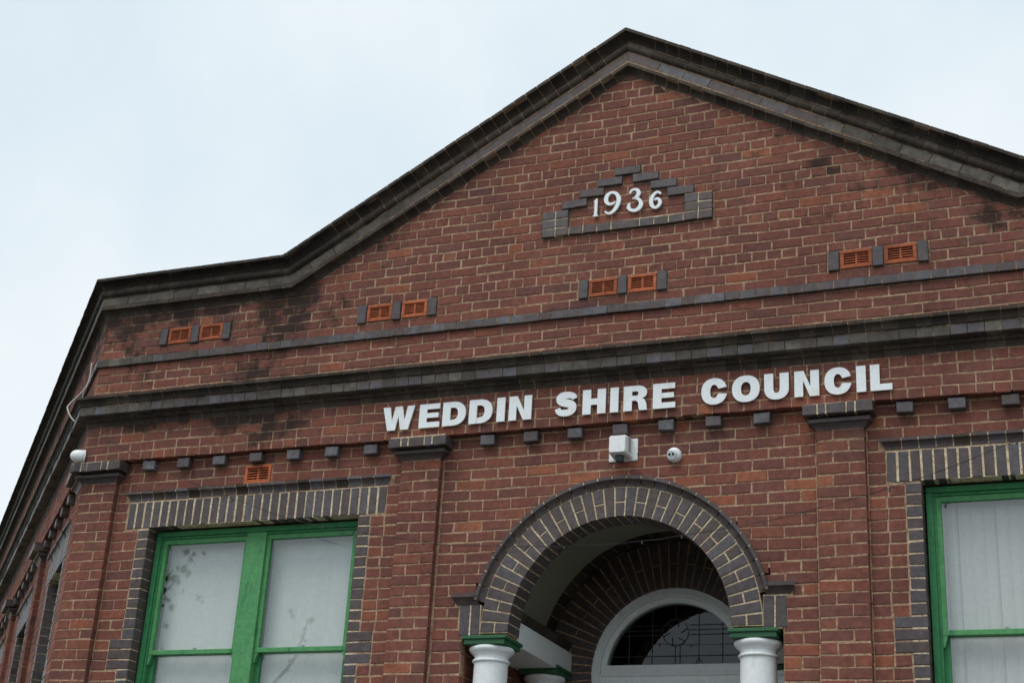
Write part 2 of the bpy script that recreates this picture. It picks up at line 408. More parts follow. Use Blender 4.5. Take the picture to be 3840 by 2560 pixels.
def cavetto(o0, o1, u0, u1, fil=.027, back=-.06, n=4):
    pr = [(back, u0), (o0, u0)]
    h = u1-u0-fil
    for i in range(1, n+1):
        t = i/n*math.pi/2; pr.append((o0+(o1-.006-o0)*(1-math.cos(t)), u0+h*math.sin(t)))
    return pr + [(o1, u1-fil), (o1, u1), (back, u1)]
def plain(o, u0, u1, back=-.06): return [(back, u0), (o-.004, u0), (o, u0+.004), (o, u1-.004), (o-.004, u1), (back, u1)]
def roll(o0, o1, u0, u1, back=-.06, n=7):
    pr = [(back, u0)]
    for i in range(n+1):
        t = -math.pi/2+math.pi*i/n; pr.append((o0+(o1-o0)*math.cos(t), (u0+u1)/2+(u1-u0)/2*math.sin(t)))
    return pr + [(back, u1)]
def sweep(name, parent, path, prof, length, matf, rndf, coreMB, dirtf, gap=.008, skip=()):
    fc = [tuple(range(len(prof)))]
    for si, sg in enumerate(path):
        n = max(1, round(sg['L']/(length+gap))); st = sg['L']/n
        if si in skip: n = 0
        off = R0.uniform(0, .0)
        for i in range(n):
            t0 = i*st+gap/2; t1 = (i+1)*st-gap/2; wob = R0.uniform(-.0018, .0018); wu = R0.uniform(-.0015, .0015)
            pr = [(o+(wob if o > 0 else 0), u+wu) for o, u in prof]
            ra = at(sg, t0 if i else 0.0015, pr, sg['s'] if i == 0 else (0, 0)); rb = at(sg, t1 if i < n-1 else sg['L']-.0015, pr, sg['e'] if i == n-1 else (0, 0))
            m = MB().loft([ra, rb]); mid = (Vector(ra[2])+Vector(rb[2]))/2
            piece(name, parent, m.v, m.f, matf(mid), rndf(), [dirtf(*v) for v in m.v])
        pc = [(o-.005 if o > 0 else o, u) for o, u in prof]; u0 = min(u for o, u in pc); u1 = max(u for o, u in pc)
        pc = [(o, u+.003 if u == u0 else u-.002 if u == u1 else u) for o, u in pc]
        coreMB.loft([at(sg, 0, pc, sg['s']), at(sg, sg['L'], pc, sg['e'])])

# --- main cornice along the parapet
def cor_dirt(x, y, z): return (.40 if x < -5.3 else 0)+.22+.20*min(1, abs(x)/2.6)+(.14 if x < -2.6 else 0)
cm = MB(); cornice = mesh_obj('cornice', [(0, FY, AZ)], [], 'mortar', B, centre=True)
rr = lambda: R0.random()
rpath = rake_path()
sweep('cornice_brick', cornice, rpath, cavetto(0, .072, 0, .076), .112, lambda m: 'weathered_shaded_brick', rr, cm, lambda x, y, z: cor_dirt(x, y, z)-.12)
sweep('cornice_brick', cornice, rpath, plain(.068, .086, .162), .232, lambda m: 'blue_brick' if abs(m.x) < 1.7+R0.uniform(-.5, .5) else 'lichen_brick', rr, cm, lambda x, y, z: .12 if x > -3.0 else .22)
sweep('cornice_brick', cornice, rpath, roll(.06, .100, .172, .248), .112, lambda m: 'weathered_shaded_brick', rr, cm, lambda x, y, z: cor_dirt(x, y, z)+.20)
sweep('cornice_brick', cornice, rpath, cavetto(.072, .16, .258, .334, .027), .112, lambda m: 'weathered_shaded_brick', rr, cm, lambda x, y, z: cor_dirt(x, y, z)+.30)
def fill_core(o, mb, mname, dirtf):
    c = o.location; me = o.data; me.clear_geometry()
    me.from_pydata([(v[0]-c.x, v[1]-c.y, v[2]-c.z) for v in mb.v], [], mb.f); me.update()
    a = me.attributes.new('dirt', 'FLOAT', 'POINT'); a.data.foreach_set('value', [dirtf(*v) for v in mb.v])
def backing(mb, path, o, u0, u1):
    pb = [(-.06, u0), (o, u0), (o, u1), (-.06, u1)]
    for sg in path: mb.loft([at(sg, 0, pb, sg['s']), at(sg, sg['L'], pb, sg['e'])])
backing(cm, rpath, .0695, .0745, .0875); backing(cm, rpath, .0665, .161, .1745); backing(cm, rpath, .066, .2465, .2595)
fill_core(cornice, cm, 'mortar', lambda x, y, z: .18+.62*min(1, max(0, abs(x)-.3)/1.2))
cp = MB()
for sg in rpath: cp.loft([at(sg, 0, [(-.36, .30), (.135, .336), (.135, .342), (-.36, .372)], sg['s']), at(sg, sg['L'], [(-.36, .30), (.135, .336), (.135, .342), (-.36, .372)], sg['e'])])
mesh_obj('coping', cp.v, cp.f, 'weathered_shaded_brick', B, rnd=.4, dirt=.6)

# --- middle cornice between frieze and gable
cm = MB(); Z2 = .522; cor2 = mesh_obj('middle_cornice', [(0, FY, Z2)], [], 'mortar', B)
lp = level_path(Z2)
c2d = lambda x, y, z: .30+(.22 if x < -2.3 else .0)
sweep('moulding_brick', cor2, lp, cavetto(0, .036, 0, .076, .026), .112, lambda m: 'weathered_shaded_brick', rr, cm, lambda x, y, z: c2d(x, y, z)-.12)
sweep('moulding_brick', cor2, lp, plain(.105, .086, .162), .112, lambda m: 'blue_brick' if R0.random() < .5 else 'lichen_brick', rr, cm, lambda x, y, z: c2d(x, y, z)-.06)
sweep('moulding_brick', cor2, lp, cavetto(.112, .156, .172, .248, .024), .112, lambda m: 'weathered_shaded_brick', rr, cm, lambda x, y, z: c2d(x, y, z)+.1)
backing(cm, lp, .031, .0735, .09); backing(cm, lp, .101, .16, .174)
fill_core(cor2, cm, 'mortar', lambda x, y, z: .62)
# --- string course
cm = MB(); strc = mesh_obj('string_course', [(0, FY, 1.1)], [], 'mortar', B)
sweep('string_brick', strc, level_path(0), plain(.028, 1.104, 1.176), .112, lambda m: 'blue_brick' if m.x > -3.4 or R0.random() < .6 else 'lichen_brick', rr, cm, lambda x, y, z: .10+(.2 if x < -3 else 0))
fill_core(strc, cm, 'mortar', lambda x, y, z: .45)

# --- gable wall
GZ, GP = 1.181, .083
def rake_x(z): return max(0.0, (AZ-z)/math.tan(RA))
VENTS = (-4.02, -2.01, 0.0, 2.02, 4.03)
VZ0, VZ1 = 1.181+.083+.012, 1.181+3*.083-.012
gx = [(CX, -CX, .70, VZ0), (CX, -CX, VZ1, KZ+.06)]
hx = CX
for c in VENTS:
    for a in (-.280, .049): gx.append((hx, c+a, VZ0, VZ1)); hx = c+a+.22
gx.append((hx, -CX, VZ0, VZ1))
z = KZ+.06
while z < AZ+.05:
    h = .12; gx.append((-rake_x(z)-.10, rake_x(z)+.10, z, min(z+h, AZ+.06))); z += h
gable = core('gable_wall', B, FRONT, gx, FY+.0035, .26)
g = 0
for i in range(4):                                          # between middle cornice and string course
    z0 = .772+i*.083; course(gable, FRONT, CX, -CX, z0, z0+.083, FY, .07, 'S', CX+(.12 if i % 2 else 0)+.03)
PAN = {11: ((-.557, -.333), (.353, .583)), 12: ((-.408, -.184), (.207, .437)), 13: ((-.255, -.031), (.054, .286)), 14: ((-.105, .130),)}
while GZ+g*GP < AZ-.03:
    z0 = GZ+g*GP; z1 = z0+GP; kind = 'H' if g % 4 == 3 else 'S'
    if z1 < KZ+.05: lo, hi = (CX, CX), (-CX, -CX)
    else:
        e = .012; lo = (-rake_x(z0)-e, -rake_x(z1)-e); hi = (rake_x(z0)+e, rake_x(z1)+e)
        if z0 < KZ: lo, hi = (KX-.3, -rake_x(z1)-e), (-KX+.3, rake_x(z1)+e)
    holes = []
    if g in (1, 2): holes = [((c-.388, c-.388), (c+.37, c+.37)) for c in VENTS]
    if g == 8: holes = [((-.727, -.727), (.737, .737))]
    if g in (9, 10): holes = [((-.727, -.727), (-.487, -.487)), ((.497, .497), (.737, .737))]
    if g in PAN: holes = [((a, a), (b, b)) for a, b in PAN[g]]
    course(gable, FRONT, lo, hi, z0, z1, FY, .07, kind, (CX+(.06 if kind == 'H' else (.12 if g % 2 else 0)))+R0.uniform(-.02, .02), holes=holes)
    g += 1
# --- date panel of dark bricks
dpan = core('date_panel', B, FRONT, [(-.717, .727, GZ+8*GP+.008, GZ+9*GP-.004), (-.717, -.497, GZ+9*GP-.004, GZ+11*GP-.006), (.507, .727, GZ+9*GP-.004, GZ+11*GP-.006)], FY-.022, FY+.02, 'pale_mortar')
def panel_brick(x0, x1, r):
    z0 = GZ+r*GP; lay('panel_brick', dpan, FRONT, x0, x1, z0, z0+GP, FY-.028, .06, 'blue_brick', R0.uniform(.2, .75), j=.0045)
for k in range(12):
    if k == 6: continue
    panel_brick(-.727+k*.122, -.727+(k+(2 if k == 5 else 1))*.122, 8)
for r in (9, 10):
    for x in (-.727, -.607, .497, .617): panel_brick(x, x+.12, r)
for r, l in PAN.items():
    for a, b in l: panel_brick(a, b, r)

# --- terracotta air vents with upright dark bricks between
def air_vent(x0, x1, z0, z1, y, label=None, front=None):
    b = .026; m = MB()
    for a in ((x0, x1, z0, z0+b), (x0, x1, z1-b, z1), (x0, x0+b, z0+b, z1-b), (x1-b, x1, z0+b, z1-b)): m.box(a[0], a[1], y-.012, y+.05, a[2], a[3], ch=.003)
    xm = (x0+x1)/2; m.box(xm-.007, xm+.007, y-.004, y+.04, z0+b, z1-b)
    dv = R0.uniform(.15, .42)
    o = m.build('air_vent', 'terracotta', B, rnd=R0.random(), dirt=dv)
    MB().box(x0+.01, x1-.01, y+.042, y+.06, z0+.01, z1-.01).build('duct_shade', 'dark_room', o)  # near-black slab standing in for the shade behind the louvres
    h = (z1-z0-2*b)/5
    for i in range(5):
        zz = z0+b+h*(i+.35)
        for xa, xb in ((x0+b, xm-.007), (xm+.007, x1-b)):
            v = MB().add([(xa, y-.002, zz-.003), (xb, y-.002, zz-.003), (xb, y-.002, zz+.0055), (xa, y-.002, zz+.0055), (xa, y+.04, zz+.016), (xb, y+.04, zz+.016), (xb, y+.04, zz+.026), (xa, y+.04, zz+.026)],
                     [(0, 1, 2, 3), (7, 6, 5, 4), (0, 4, 5, 1), (3, 2, 6, 7), (0, 3, 7, 4), (1, 5, 6, 2)])
            v.build('louvre', 'terracotta', o, rnd=R0.random(), dirt=dv)
    return o
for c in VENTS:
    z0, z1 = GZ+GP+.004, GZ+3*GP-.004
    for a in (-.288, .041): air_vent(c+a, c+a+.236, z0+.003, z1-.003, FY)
    for a in (-.380, -.049, .281): lay('closer_brick', gable, FRONT, c+a-.004, c+a+.088, z0-.010, z1+.006, FY-.02, .06, 'blue_brick', R0.uniform(.3, .85))
# --- frieze
FZ = .182
frieze = core('frieze', B, FRONT, [(CX, -CX, FZ+.012, .53)], FY+.0035, .26)
for i, k in enumerate('HSSH'):
    course(frieze, FRONT, CX, -CX, FZ+i*.0855, FZ+(i+1)*.0855, FY, .09, k, CX+(.12 if i == 2 else 0)+.01)
# --- dentils
for x in [s*v for s in (-1, 1) for v in (.37, .74, 1.11, 2.155, 2.52, 2.885, 3.25, 3.615, 3.975, 4.33)]+[0.0]:
    m = MB(); V, F = quad_brick(FRONT, [(x-.06, .092), (x+.06, .092), (x+.06, .174), (x-.06, .174)], -.065, .1)
    piece('dentil', B, V, F, 'blue_brick', R0.choice((R0.uniform(.45, .7), R0.uniform(.85, 1.0))))

# --- lower wall: mortar backing round the openings
CH = .086
WX0, WX1, WT, WB = 2.245, 4.262, -.415, -3.05          # window opening (mirrored)
ARC_Z, R_IN, R_OUT, R_HOOD = -1.41, .863, 1.095, 1.175
LOW = -2.86
boxes = []
for s in (-1, 1):
    for x0, x1, z0, z1 in ((1.5, WX0-.013, LOW, .185), (WX1+.013, 5.0, LOW, .185), (WX0-.013, WX1+.013, WT+.012, -.075), (WX0-.013, WX1+.013, .075, .185), (WX0-.013, 3.12, -.075, .075), (3.358, WX1+.013, -.075, .075)) + (((3.12, 3.358, -.075, .075),) if s > 0 else ()):
        a, b = sorted((s*x0, s*x1)); boxes.append((a, b, z0, z1))
n = 26
for i in range(n):                                           # over the arch
    x0 = -1.5+3.0*i/n; x1 = x0+3.0/n; m_ = min(abs(x0), abs(x1)); zz = ARC_Z+math.sqrt(max(0, 1.12**2-m_**2)) if m_ < 1.12 else ARC_Z
    boxes.append((x0, x1, zz if m_ < 1.12 else -1.17, .185))
for s in (-1, 1):
    a, b = sorted((s*1.243, s*1.5)); boxes.append((a, b, LOW, -1.17))
lower = core('lower_wall', B, FRONT, boxes, .0035, .25)
PIL = ((-5.022, -4.645), (-1.868, -1.508), (1.508, 1.868), (4.645, 5.022))
bay_l = (-4.645, -1.868); bay_r = (1.868, 4.645)
def circ_x(z, r):
    d = r*r-(z-ARC_Z)**2; return math.sqrt(d) if d > 0 else 0.0
for r in range(-2, 33):
    z1 = -r*CH; z0 = z1-CH; even = r % 2 == 0
    holes = []; e = 1.135
    if z1 > -1.19 and z0 < ARC_Z+e:
        a0, a1 = circ_x(z0, e), circ_x(z1, e); holes = [((-a0, -a1), (a0, a1))]
        if r == 13: holes = [((-1.315, -1.315), (1.305, 1.305))]
    elif z1 <= -1.19: holes = [((-1.278, -1.278), (1.25, 1.25))] if z0 > -1.46 else [((-1.239, -1.239), (1.239, 1.239))]
    course(lower, FRONT, -1.5, 1.5, z0, z1, 0, .07, 'S', -1.5+(.12 if even else 0), holes=holes)
    for s, (b0, b1) in ((-1, bay_l), (1, bay_r)):
        def H(a, b):
            a, b = sorted((s*a, s*b)); return ((a, a), (b, b))
        holes = []
        if r in (-1, 0) and s < 0: holes = [((-3.372, -3.372), (-3.106, -3.106))]
        if r == 1: holes = [H(1.95, 4.55)]
        if 2 <= r <= 4: holes = [H(2.0, 4.52)]
        if r >= 5: holes = [H(WX0-(.235 if 16 <= r <= 18 else .12), WX1+(.235 if 16 <= r <= 18 else .12))]
        if r >= 5 and not 16 <= r <= 18 and even:
            for x0, x1 in ((b0, b0+.132), (b0+.132, min(-WX1*0+b0+.265, b0+.265))) if s < 0 else ((b1-.265, b1-.132), (b1-.132, b1)): lay('brick', lower, FRONT, x0, x1, z0, z1, 0, .07)
            q = (WX0-.12-1.868)/2
            for k in range(2):
                x0 = 1.868+k*q; a, b = sorted((s*x0, s*(x0+q))); lay('brick', lower, FRONT, a, b, z0, z1, 0, .07)
        else: course(lower, FRONT, b0, b1, z0, z1, 0, .07, 'S', (b0 if s < 0 else b1)+(.12 if even else 0), holes=holes)
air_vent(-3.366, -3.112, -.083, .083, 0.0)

# --- pilasters with moulded caps
def pilaster(fr, x0, x1, corner=None, caprank=1):
    p = core('pilaster', B, fr, [(x0+.011, x1-.011, LOW, .09)], -.0515, .2)
    wd = x1-x0
    for r in range(0, 33):
        z1 = -r*CH; z0 = z1-CH; xm = x0+(wd*.34 if r % 2 == 0 else wd*.66)
        lay('brick', p, fr, x0, xm, z0, z1, -.055, .07, j=.005); lay('brick', p, fr, xm, x1, z0, z1, -.055, .07, j=.005)
    m = MB(); prof = [(0, .002), (.003, .016), (.010, .032), (.019, .044), (.022, .046), (.030, .048), (.030, .076)]
    m.loft([[fr(x0-o, -.055-o, z), fr(x1+o, -.055-o, z), fr(x1+o, .05, z), fr(x0-o, .05, z)] for o, z in [(q[0]*1.6, q[1]) for q in prof]])
    m.build('cap_moulding', 'blue_brick', p, rnd=R0.uniform(.55, .72), dirt=.2)
    core('cap_bed', p, fr, [(x0-.066, x1+.066, .096, .176)], -.1495, .05, 'pale_mortar')
    t = wd+.16; cuts = [0, .22, .34, .62, .75, 1]
    for a, b in zip(cuts[:-1], cuts[1:]): lay('cap_brick', p, fr, x0-.08+a*t, x0-.08+b*t, .084, .178, -.155, .21, 'blue_brick', R0.uniform(.2, .8))
    return p
for a, b in PIL: pilaster(FRONT, a, b)

# --- window heads, jambs, hoods
def window_surround(fr, x0, x1, wide=.25):
    """dark soldier lintel, hood moulding and jambs about an opening x0..x1"""
    zt, zb = -.174, -.413; a, b = x0-wide, x1+wide
    li = core('lintel', B, fr, [(a+.009, b-.009, zb+.006, zt-.001)], .0015, .114, 'pale_mortar')
    n = round((b-a)/.0837); st = (b-a)/n
    for i in range(n): lay('lintel_brick', li, fr, a+i*st, a+(i+1)*st, zb-.004, zt, -.003, .12, 'blue_brick', R0.uniform(.1, .85), j=.0075)
    hm = MB(); ho = mesh_obj('hood_mould', [fr((a+b)/2, 0, -.13)], [], 'pale_mortar', B)
    A = Vector(fr(a, 0, -.166)); T = (Vector(fr(b, 0, 0))-Vector(fr(a, 0, 0))).normalized(); O = (Vector(fr(0, -1, 0))-Vector(fr(0, 0, 0)))
    sg = [seg(A, T, O, (0, 0, 1), b-a, (0, -1.4), (0, 1.4))]
    sweep('hood_brick', ho, sg, cavetto(0, .036, 0, .078, .022), .112, lambda m: 'blue_brick' if R0.random() < .8 else 'weathered_shaded_brick', rr, hm, lambda x, y, z: .2)
    fill_core(ho, hm, 'pale_mortar', lambda x, y, z: .1)
    for s, xe in ((-1, x0), (1, x1)):
        jm = core('window_jamb', B, fr, [tuple(sorted((xe+s*.011, xe+s*.113)))+(LOW, WT-.004)], .0025, .118, 'pale_mortar')
        for r in range(5, 33):
            z1 = -r*CH+.008; L = .235 if 16 <= r <= 18 else .118
            q = sorted((xe, xe+s*L)); lay('jamb_brick', jm, fr, q[0], q[1], z1-CH, z1, -.002, .13, 'blue_brick', R0.uniform(.1, .8), j=.005)
window_surround(FRONT, -WX1, -WX0); window_surround(FRONT, WX0, WX1)

def sash_window(fr, x0, x1, zt, zb, y, cols, name='window'):
    """timber box frame with double hung sashes; returns the part"""
    f = MB()
    def member(m, a, b, c, d, y0, y1, ch=.004): m.box(a, b, y0, y1, c, d, fr, ch)
    fw = .045
    member(f, x0, x1, zt-fw, zt, y, y+.12); member(f, x0, x0+fw, zb, zt-fw, y, y+.12); member(f, x1-fw, x1, zb, zt-fw, y, y+.12)
    member(f, x0+fw, x1-fw, zt-fw-.022, zt-fw, y+.018, y+.12); member(f, x0+fw, x0+fw+.018, zb, zt-fw-.022, y+.02, y+.12); member(f, x1-fw-.018, x1-fw, zb, zt-fw-.022, y+.02, y+.12)
    member(f, x0-.02, x1+.02, zb-.06, zb, y-.09, y+.14)
    wo_ = shade_auto(f.build(name, 'green_paint', B), 30)
    xs = [x0+fw+.018]; mw = .185; inner = (x1-fw-.018)-xs[0]
    lw = (inner-mw*(cols-1))/cols; mid = -1.462
    for c in range(cols):
        a = xs[0]+c*(lw+mw); b = a+lw
        if c < cols-1:
            m = MB(); member(m, b, b+mw, zb, zt-fw-.001, y+.004, y+.12, .006); shade_auto(m.build('mullion', 'green_paint_light', wo_), 30)
        st = .034; ztop = zt-fw-.022
        up = MB()   # upper sash, outside; horns below its meeting rail
        member(up, a, a+st, mid-.022, ztop, y+.03, y+.068); member(up, b-st, b, mid-.022, ztop, y+.03, y+.068)
        member(up, a+st, b-st, ztop-.042, ztop, y+.03, y+.068); member(up, a+st, b-st, mid-.022, mid+.018, y+.026, y+.068)
        for xa, xb, d in ((a, a+st, 1), (b-st, b, -1)):
            q = [(xa, mid-.022), (xb, mid-.022), (xb if d < 0 else xa+.012, mid-.10), (xa if d > 0 else xb-.012, mid-.10)]
            up.loft([[fr(px, y+.032, pz) for px, pz in q], [fr(px, y+.066, pz) for px, pz in q]])
        us = shade_auto(up.build('upper_sash', 'green_paint_light', wo_), 30)
        lo = MB()
        member(lo, a, a+st+.008, zb, mid-.022, y+.072, y+.108); member(lo, b-st-.008, b, zb, mid-.022, y+.072, y+.108)
        member(lo, a, b, mid-.021, mid+.016, y+.070, y+.108); member(lo, a+st, b-st, zb, zb+.08, y+.074, y+.106)
        ls = shade_auto(lo.build('lower_sash', 'green_paint', wo_), 30)
        MB().add([fr(a+st-.004, y+.05, mid+.01), fr(b-st+.004, y+.05, mid+.01), fr(b-st+.004, y+.05, ztop-.036), fr(a+st-.004, y+.05, ztop-.036)], [(0, 1, 2, 3)]).build('pane', 'glass', wo_)
        MB().add([fr(a+st-.004, y+.09, zb+.07), fr(b-st+.004, y+.09, zb+.07), fr(b-st+.004, y+.09, mid-.015), fr(a+st-.004, y+.09, mid-.015)], [(0, 1, 2, 3)]).build('pane', 'glass', wo_)
        lk = MB().box((a+b)/2-.03, (a+b)/2+.03, y+.07, y+.095, mid+.016, mid+.03, fr, .003); lk.box((a+b)/2-.012, (a+b)/2+.012, y+.066, y+.09, mid+.03, mid+.042, fr, .003)
        lk.build('sash_lock', 'grey_plastic', wo_)
    return wo_
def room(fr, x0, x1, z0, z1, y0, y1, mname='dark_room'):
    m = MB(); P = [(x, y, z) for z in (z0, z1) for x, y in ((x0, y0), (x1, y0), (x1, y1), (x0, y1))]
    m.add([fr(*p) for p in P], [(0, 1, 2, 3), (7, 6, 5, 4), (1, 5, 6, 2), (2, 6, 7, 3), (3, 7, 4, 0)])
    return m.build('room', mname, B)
WY = .118
sash_window(FRONT, -WX1+.006, -WX0-.006, WT-.006, WB, WY, 2)
sash_window(FRONT, WX0+.006, WX1-.006, WT-.006, WB, WY, 2)
room(FRONT, -WX1-.3, -WX0+.3, WB-.3, WT+.3, .255, 3.0, 'room_wall'); room(FRONT, WX0-.3, WX1+.3, WB-.3, WT+.3, .255, 3.0, 'room_wall')

# ------------------------------------------------------------------ entrance arch and porch
def polar(r, a, y, cz=ARC_Z, cx=0.0): return (cx+r*math.cos(a), y, cz+r*math.sin(a))
def ring_sector(r0, r1, a0, a1, y0, y1, cz=ARC_Z, n=2, ch=.003, jit=.0015):
    """one wedge brick of an arch ring, its face towards the street"""
    j = lambda: R0.uniform(-jit, jit)
    r0 += j(); r1 += j(); y0 += j(); V = []; da0 = ch/r0; da1 = ch/r1
    rings = []
    for y, e in ((y0, 1), (y0+ch, 0), (y1, 0)):
        ring = [polar(r0+ch*e, a0+da0*e+(a1-a0-2*da0*e)*i/n, y, cz) for i in range(n+1)] + [polar(r1-ch*e, a1-da1*e-(a1-a0-2*da1*e)*i/n, y, cz) for i in range(n+1)]
        rings.append(ring)
    return MB().loft(rings)
def arch_ring(name, parent, r0, r1, y0, y1, cz, n, half, rnd=(.1, .85), mname='blue_brick', a_lo=0.0, a_hi=math.pi, rank=1, dd=None):
    st = (a_hi-a_lo)/n
    for i in range(n):
        a0 = a_lo+i*st+.0066/((r0+r1)/2); a1 = a_lo+(i+1)*st-.0066/((r0+r1)/2)
        parts = [(r0, r1)] if i % 2 == half else [(r0, (r0+r1)/2-.006), ((r0+r1)/2+.006, r1)]
        for q0, q1 in parts:
            m = ring_sector(q0, q1, a0, a1, y0, y1, cz); piece(name, parent, m.v, m.f, mname, R0.uniform(*rnd), dd, rank)
def ring_core(name, parent, r0, r1, a0, a1, y0, y1, cz, mname, n=40, dirt=.05):
    rings = [[polar(r, a0+(a1-a0)*i/n, y, cz) for r, y in ((r0, y0), (r1, y0), (r1, y1), (r0, y1))] for i in range(n+1)]
    m = MB().loft(rings); return m.build(name, mname, parent, dirt=dirt)
arch = ring_core('entrance_arch', B, R_IN+.004, R_OUT+.001, 0, math.pi, .002, .226, ARC_Z, 'pale_mortar')
arch_ring('arch_brick', arch, R_IN, R_OUT-.004, -.004, .232, ARC_Z, 37, 1)
# hood moulding round the arch and its level kneelers
A0 = math.asin((-1.152-ARC_Z)/R_HOOD)
hoodm = MB(); HPROF = [(R_OUT+.004, .03), (R_OUT+.004, -.004), (1.116, -.010), (1.134, -.022), (1.144, -.036), (1.149, -.042), (R_HOOD, -.042), (R_HOOD, .03)]
nh = 27; st = (math.pi-2*A0)/nh
hood = ring_core('arch_hood', B, R_OUT+.002, R_HOOD-.008, A0, math.pi-A0, .0015, .03, ARC_Z, 'pale_mortar')
for i in range(nh):
    a0 = A0+i*st+.0038; a1 = A0+(i+1)*st-.0038
    m = MB().loft([[polar(r, a, y) for r, y in HPROF] for a in (a0, (a0+a1)/2, a1)])
    piece('arch_hood_brick', hood, m.v, m.f, 'blue_brick', R0.choice((R0.uniform(.58, .7), R0.uniform(.0, .5))), .12)
ring_core('arch_hood_bed', hood, 1.152, R_HOOD-.003, A0, math.pi-A0, -.039, .02, ARC_Z, 'pale_mortar')
for s in (-1, 1):
    kp = [(-.005, -1.187), (0.003, -1.187), (.012, -1.168), (.030, -1.140), (.042, -1.134), (.042, -1.104), (-.03, -1.104)]
    xa, xb = s*1.112, s*1.30
    m = MB().loft([[(xa+s*(z+1.187)*.35, -o, z) for o, z in kp], [(xb+s*max(0, o)*.9, -o, z) for o, z in kp]])
    m.build('kneeler', 'blue_brick', hood, rnd=.66, dirt=.15)
    sp = core('springer', B, FRONT, [tuple(sorted((s*1.097, s*1.272)))+(ARC_Z-.012, -1.188)], .002, .2, 'pale_mortar')
    for x0, x1 in ((1.098, 1.180), (1.184, 1.274)):
        a, b = sorted((s*x0, s*x1)); lay('springer_brick', sp, FRONT, a, b, ARC_Z-.018, -1.187, -.004, .2, 'blue_brick', R0.uniform(.2, .8), j=.004)
# porch: side walls, lintel beams on columns, plastered vault, inner arch
YB = 1.45; RV = 1.085
for s in (-1, 1):
    fr = frame((s*1.239, 0, 0), (0, 1, 0) if s < 0 else (0, -1, 0), (s*1.0, 0, 0))
    lo, hi = (.0, YB) if s < 0 else (-YB, 0.0)
    pw = core('porch_wall', B, fr, [(lo+.012, hi-.012, GROUND, ARC_Z-.002)], .005, .3)
    for r in range(16, 33):
        z1 = -r*CH
        if s < 0: course(pw, fr, lo+.075, hi, z1-CH, min(z1, ARC_Z), 0, .05, 'S', lo+(.12 if r % 2 else 0)+.07)
        else: course(pw, fr, lo, hi-.075, z1-CH, min(z1, ARC_Z), 0, .05, 'S', lo+(.12 if r % 2 else 0))
    bm = MB().box(*sorted((s*.872, s*1.236)), .232, YB-.004, -1.462, -1.272, ch=.004).build('porch_beam', 'white_paint', B)
    cb = core('beam_cornice', B, FRONT, [tuple(sorted((s*.885, s*1.2)))+(-1.271, -1.198)], .236, YB-.004, 'pale_mortar')
    k = 0; y = .24
    while y < YB-.1:
        pr = [(.885, -1.270), (.872, -1.262), (.862, -1.245), (.850, -1.222), (.846, -1.2), (1.0, -1.197), (1.0, -1.270)]
        m = MB().loft([[(s*x, y+.003, z) for x, z in pr], [(s*x, y+.109, z) for x, z in pr]])
        piece('beam_cornice_brick', cb, m.v, m.f, 'weathered_shaded_brick', R0.random(), .15); y += .115
av0 = math.asin((-1.199-(-1.40))/RV)
vz = -1.40
def vault(name, y0, y1, mname, n=36, t=.12):
    rings = [[polar(r, av0+(math.pi-2*av0)*i/n, y, vz) for r, y in ((RV, y0), (RV+t, y0), (RV+t, y1), (RV, y1))] for i in range(n+1)]
    return shade_auto(MB().loft(rings).build(name, mname, B, dirt=.15), 30)
vault('porch_vault', .226, 1.24, 'plaster')
band = vault('vault_band', 1.241, YB+.01, 'mortar')
nb = 27; st = (math.pi-2*av0)/nb
for i in range(nb):
    a0 = av0+i*st+.004; a1 = av0+(i+1)*st-.004
    for y0, y1 in ((1.246, YB+.004),):
        m = MB().loft([[polar(r, a, y, vz) for a in (a0, (a0+a1)/2, a1) for r in (RV-.006,)] + [polar(RV+.03, a, y, vz) for a in (a1, (a0+a1)/2, a0)] for y in (y0, y1)])
        piece('vault_brick', band, m.v, m.f, 'weathered_shaded_brick', R0.random(), .15)
IZ, RI0 = -1.44, .705
inner = ring_core('inner_arch', B, RI0+.004, RV+.01, -.25, math.pi+.25, YB+.002, YB+.2, IZ, 'mortar', dirt=.33)
arch_ring('inner_arch_brick', inner, RI0, RV+.02, YB-.004, YB+.2, IZ, 41, 1, (0, .35), 'blue_brick', -.16, math.pi+.16, 1, .25)
iw = core('inner_wall', B, FRONT, [(-1.24, -RI0-.05, GROUND, -1.57), (RI0+.05, 1.24, GROUND, -1.57)], YB+.006, YB+.25)
for r in range(18, 33):
    z1 = -r*CH-.02
    for s in (-1, 1):
        lo, hi = sorted((s*(RI0+.012), s*1.24)); course(iw, FRONT, lo, hi, z1-CH, z1, YB, .05, 'S', lo+(.12 if r % 2 else 0))
core('inner_gable', B, FRONT, [(-1.3, 1.3, -.36, .2)], YB+.03, YB+.2)
# fanlight, transom and doors
FYD = YB+.07
fl = ring_core('fanlight', B, .64, RI0+.012, -.02, math.pi+.02, FYD-.035, FYD+.1, IZ, 'white_paint')
f2 = ring_core('inner_frame', fl, .585, .642, 0, math.pi, FYD-.012, FYD+.08, IZ, 'white_paint'); 
f3 = ring_core('bead', fl, .628, .655, 0, math.pi, FYD-.05, FYD, IZ, 'white_paint')
MB().box(-.60, .60, FYD-.015, FYD+.08, IZ-.002, IZ+.075, ch=.004).build('bottom_rail', 'white_paint', fl)
gl = MB(); pts = [(-.59, IZ+.06)]+[(.59*math.cos(math.pi-math.pi*i/40), IZ+max(.06, .59*math.sin(math.pi*i/40))) for i in range(41)]+[(.59, IZ+.06)]
gl.add([(x, FYD+.03, z) for x, z in pts], [tuple(range(len(pts)))]); gl.build('pane', 'dark_glass', fl)
def came(pts, r=.0032): MB().tube([(x, FYD+.026, z) for x, z in pts], r, 5).build('lead_came', 'lead', fl)
zb_ = IZ+.075
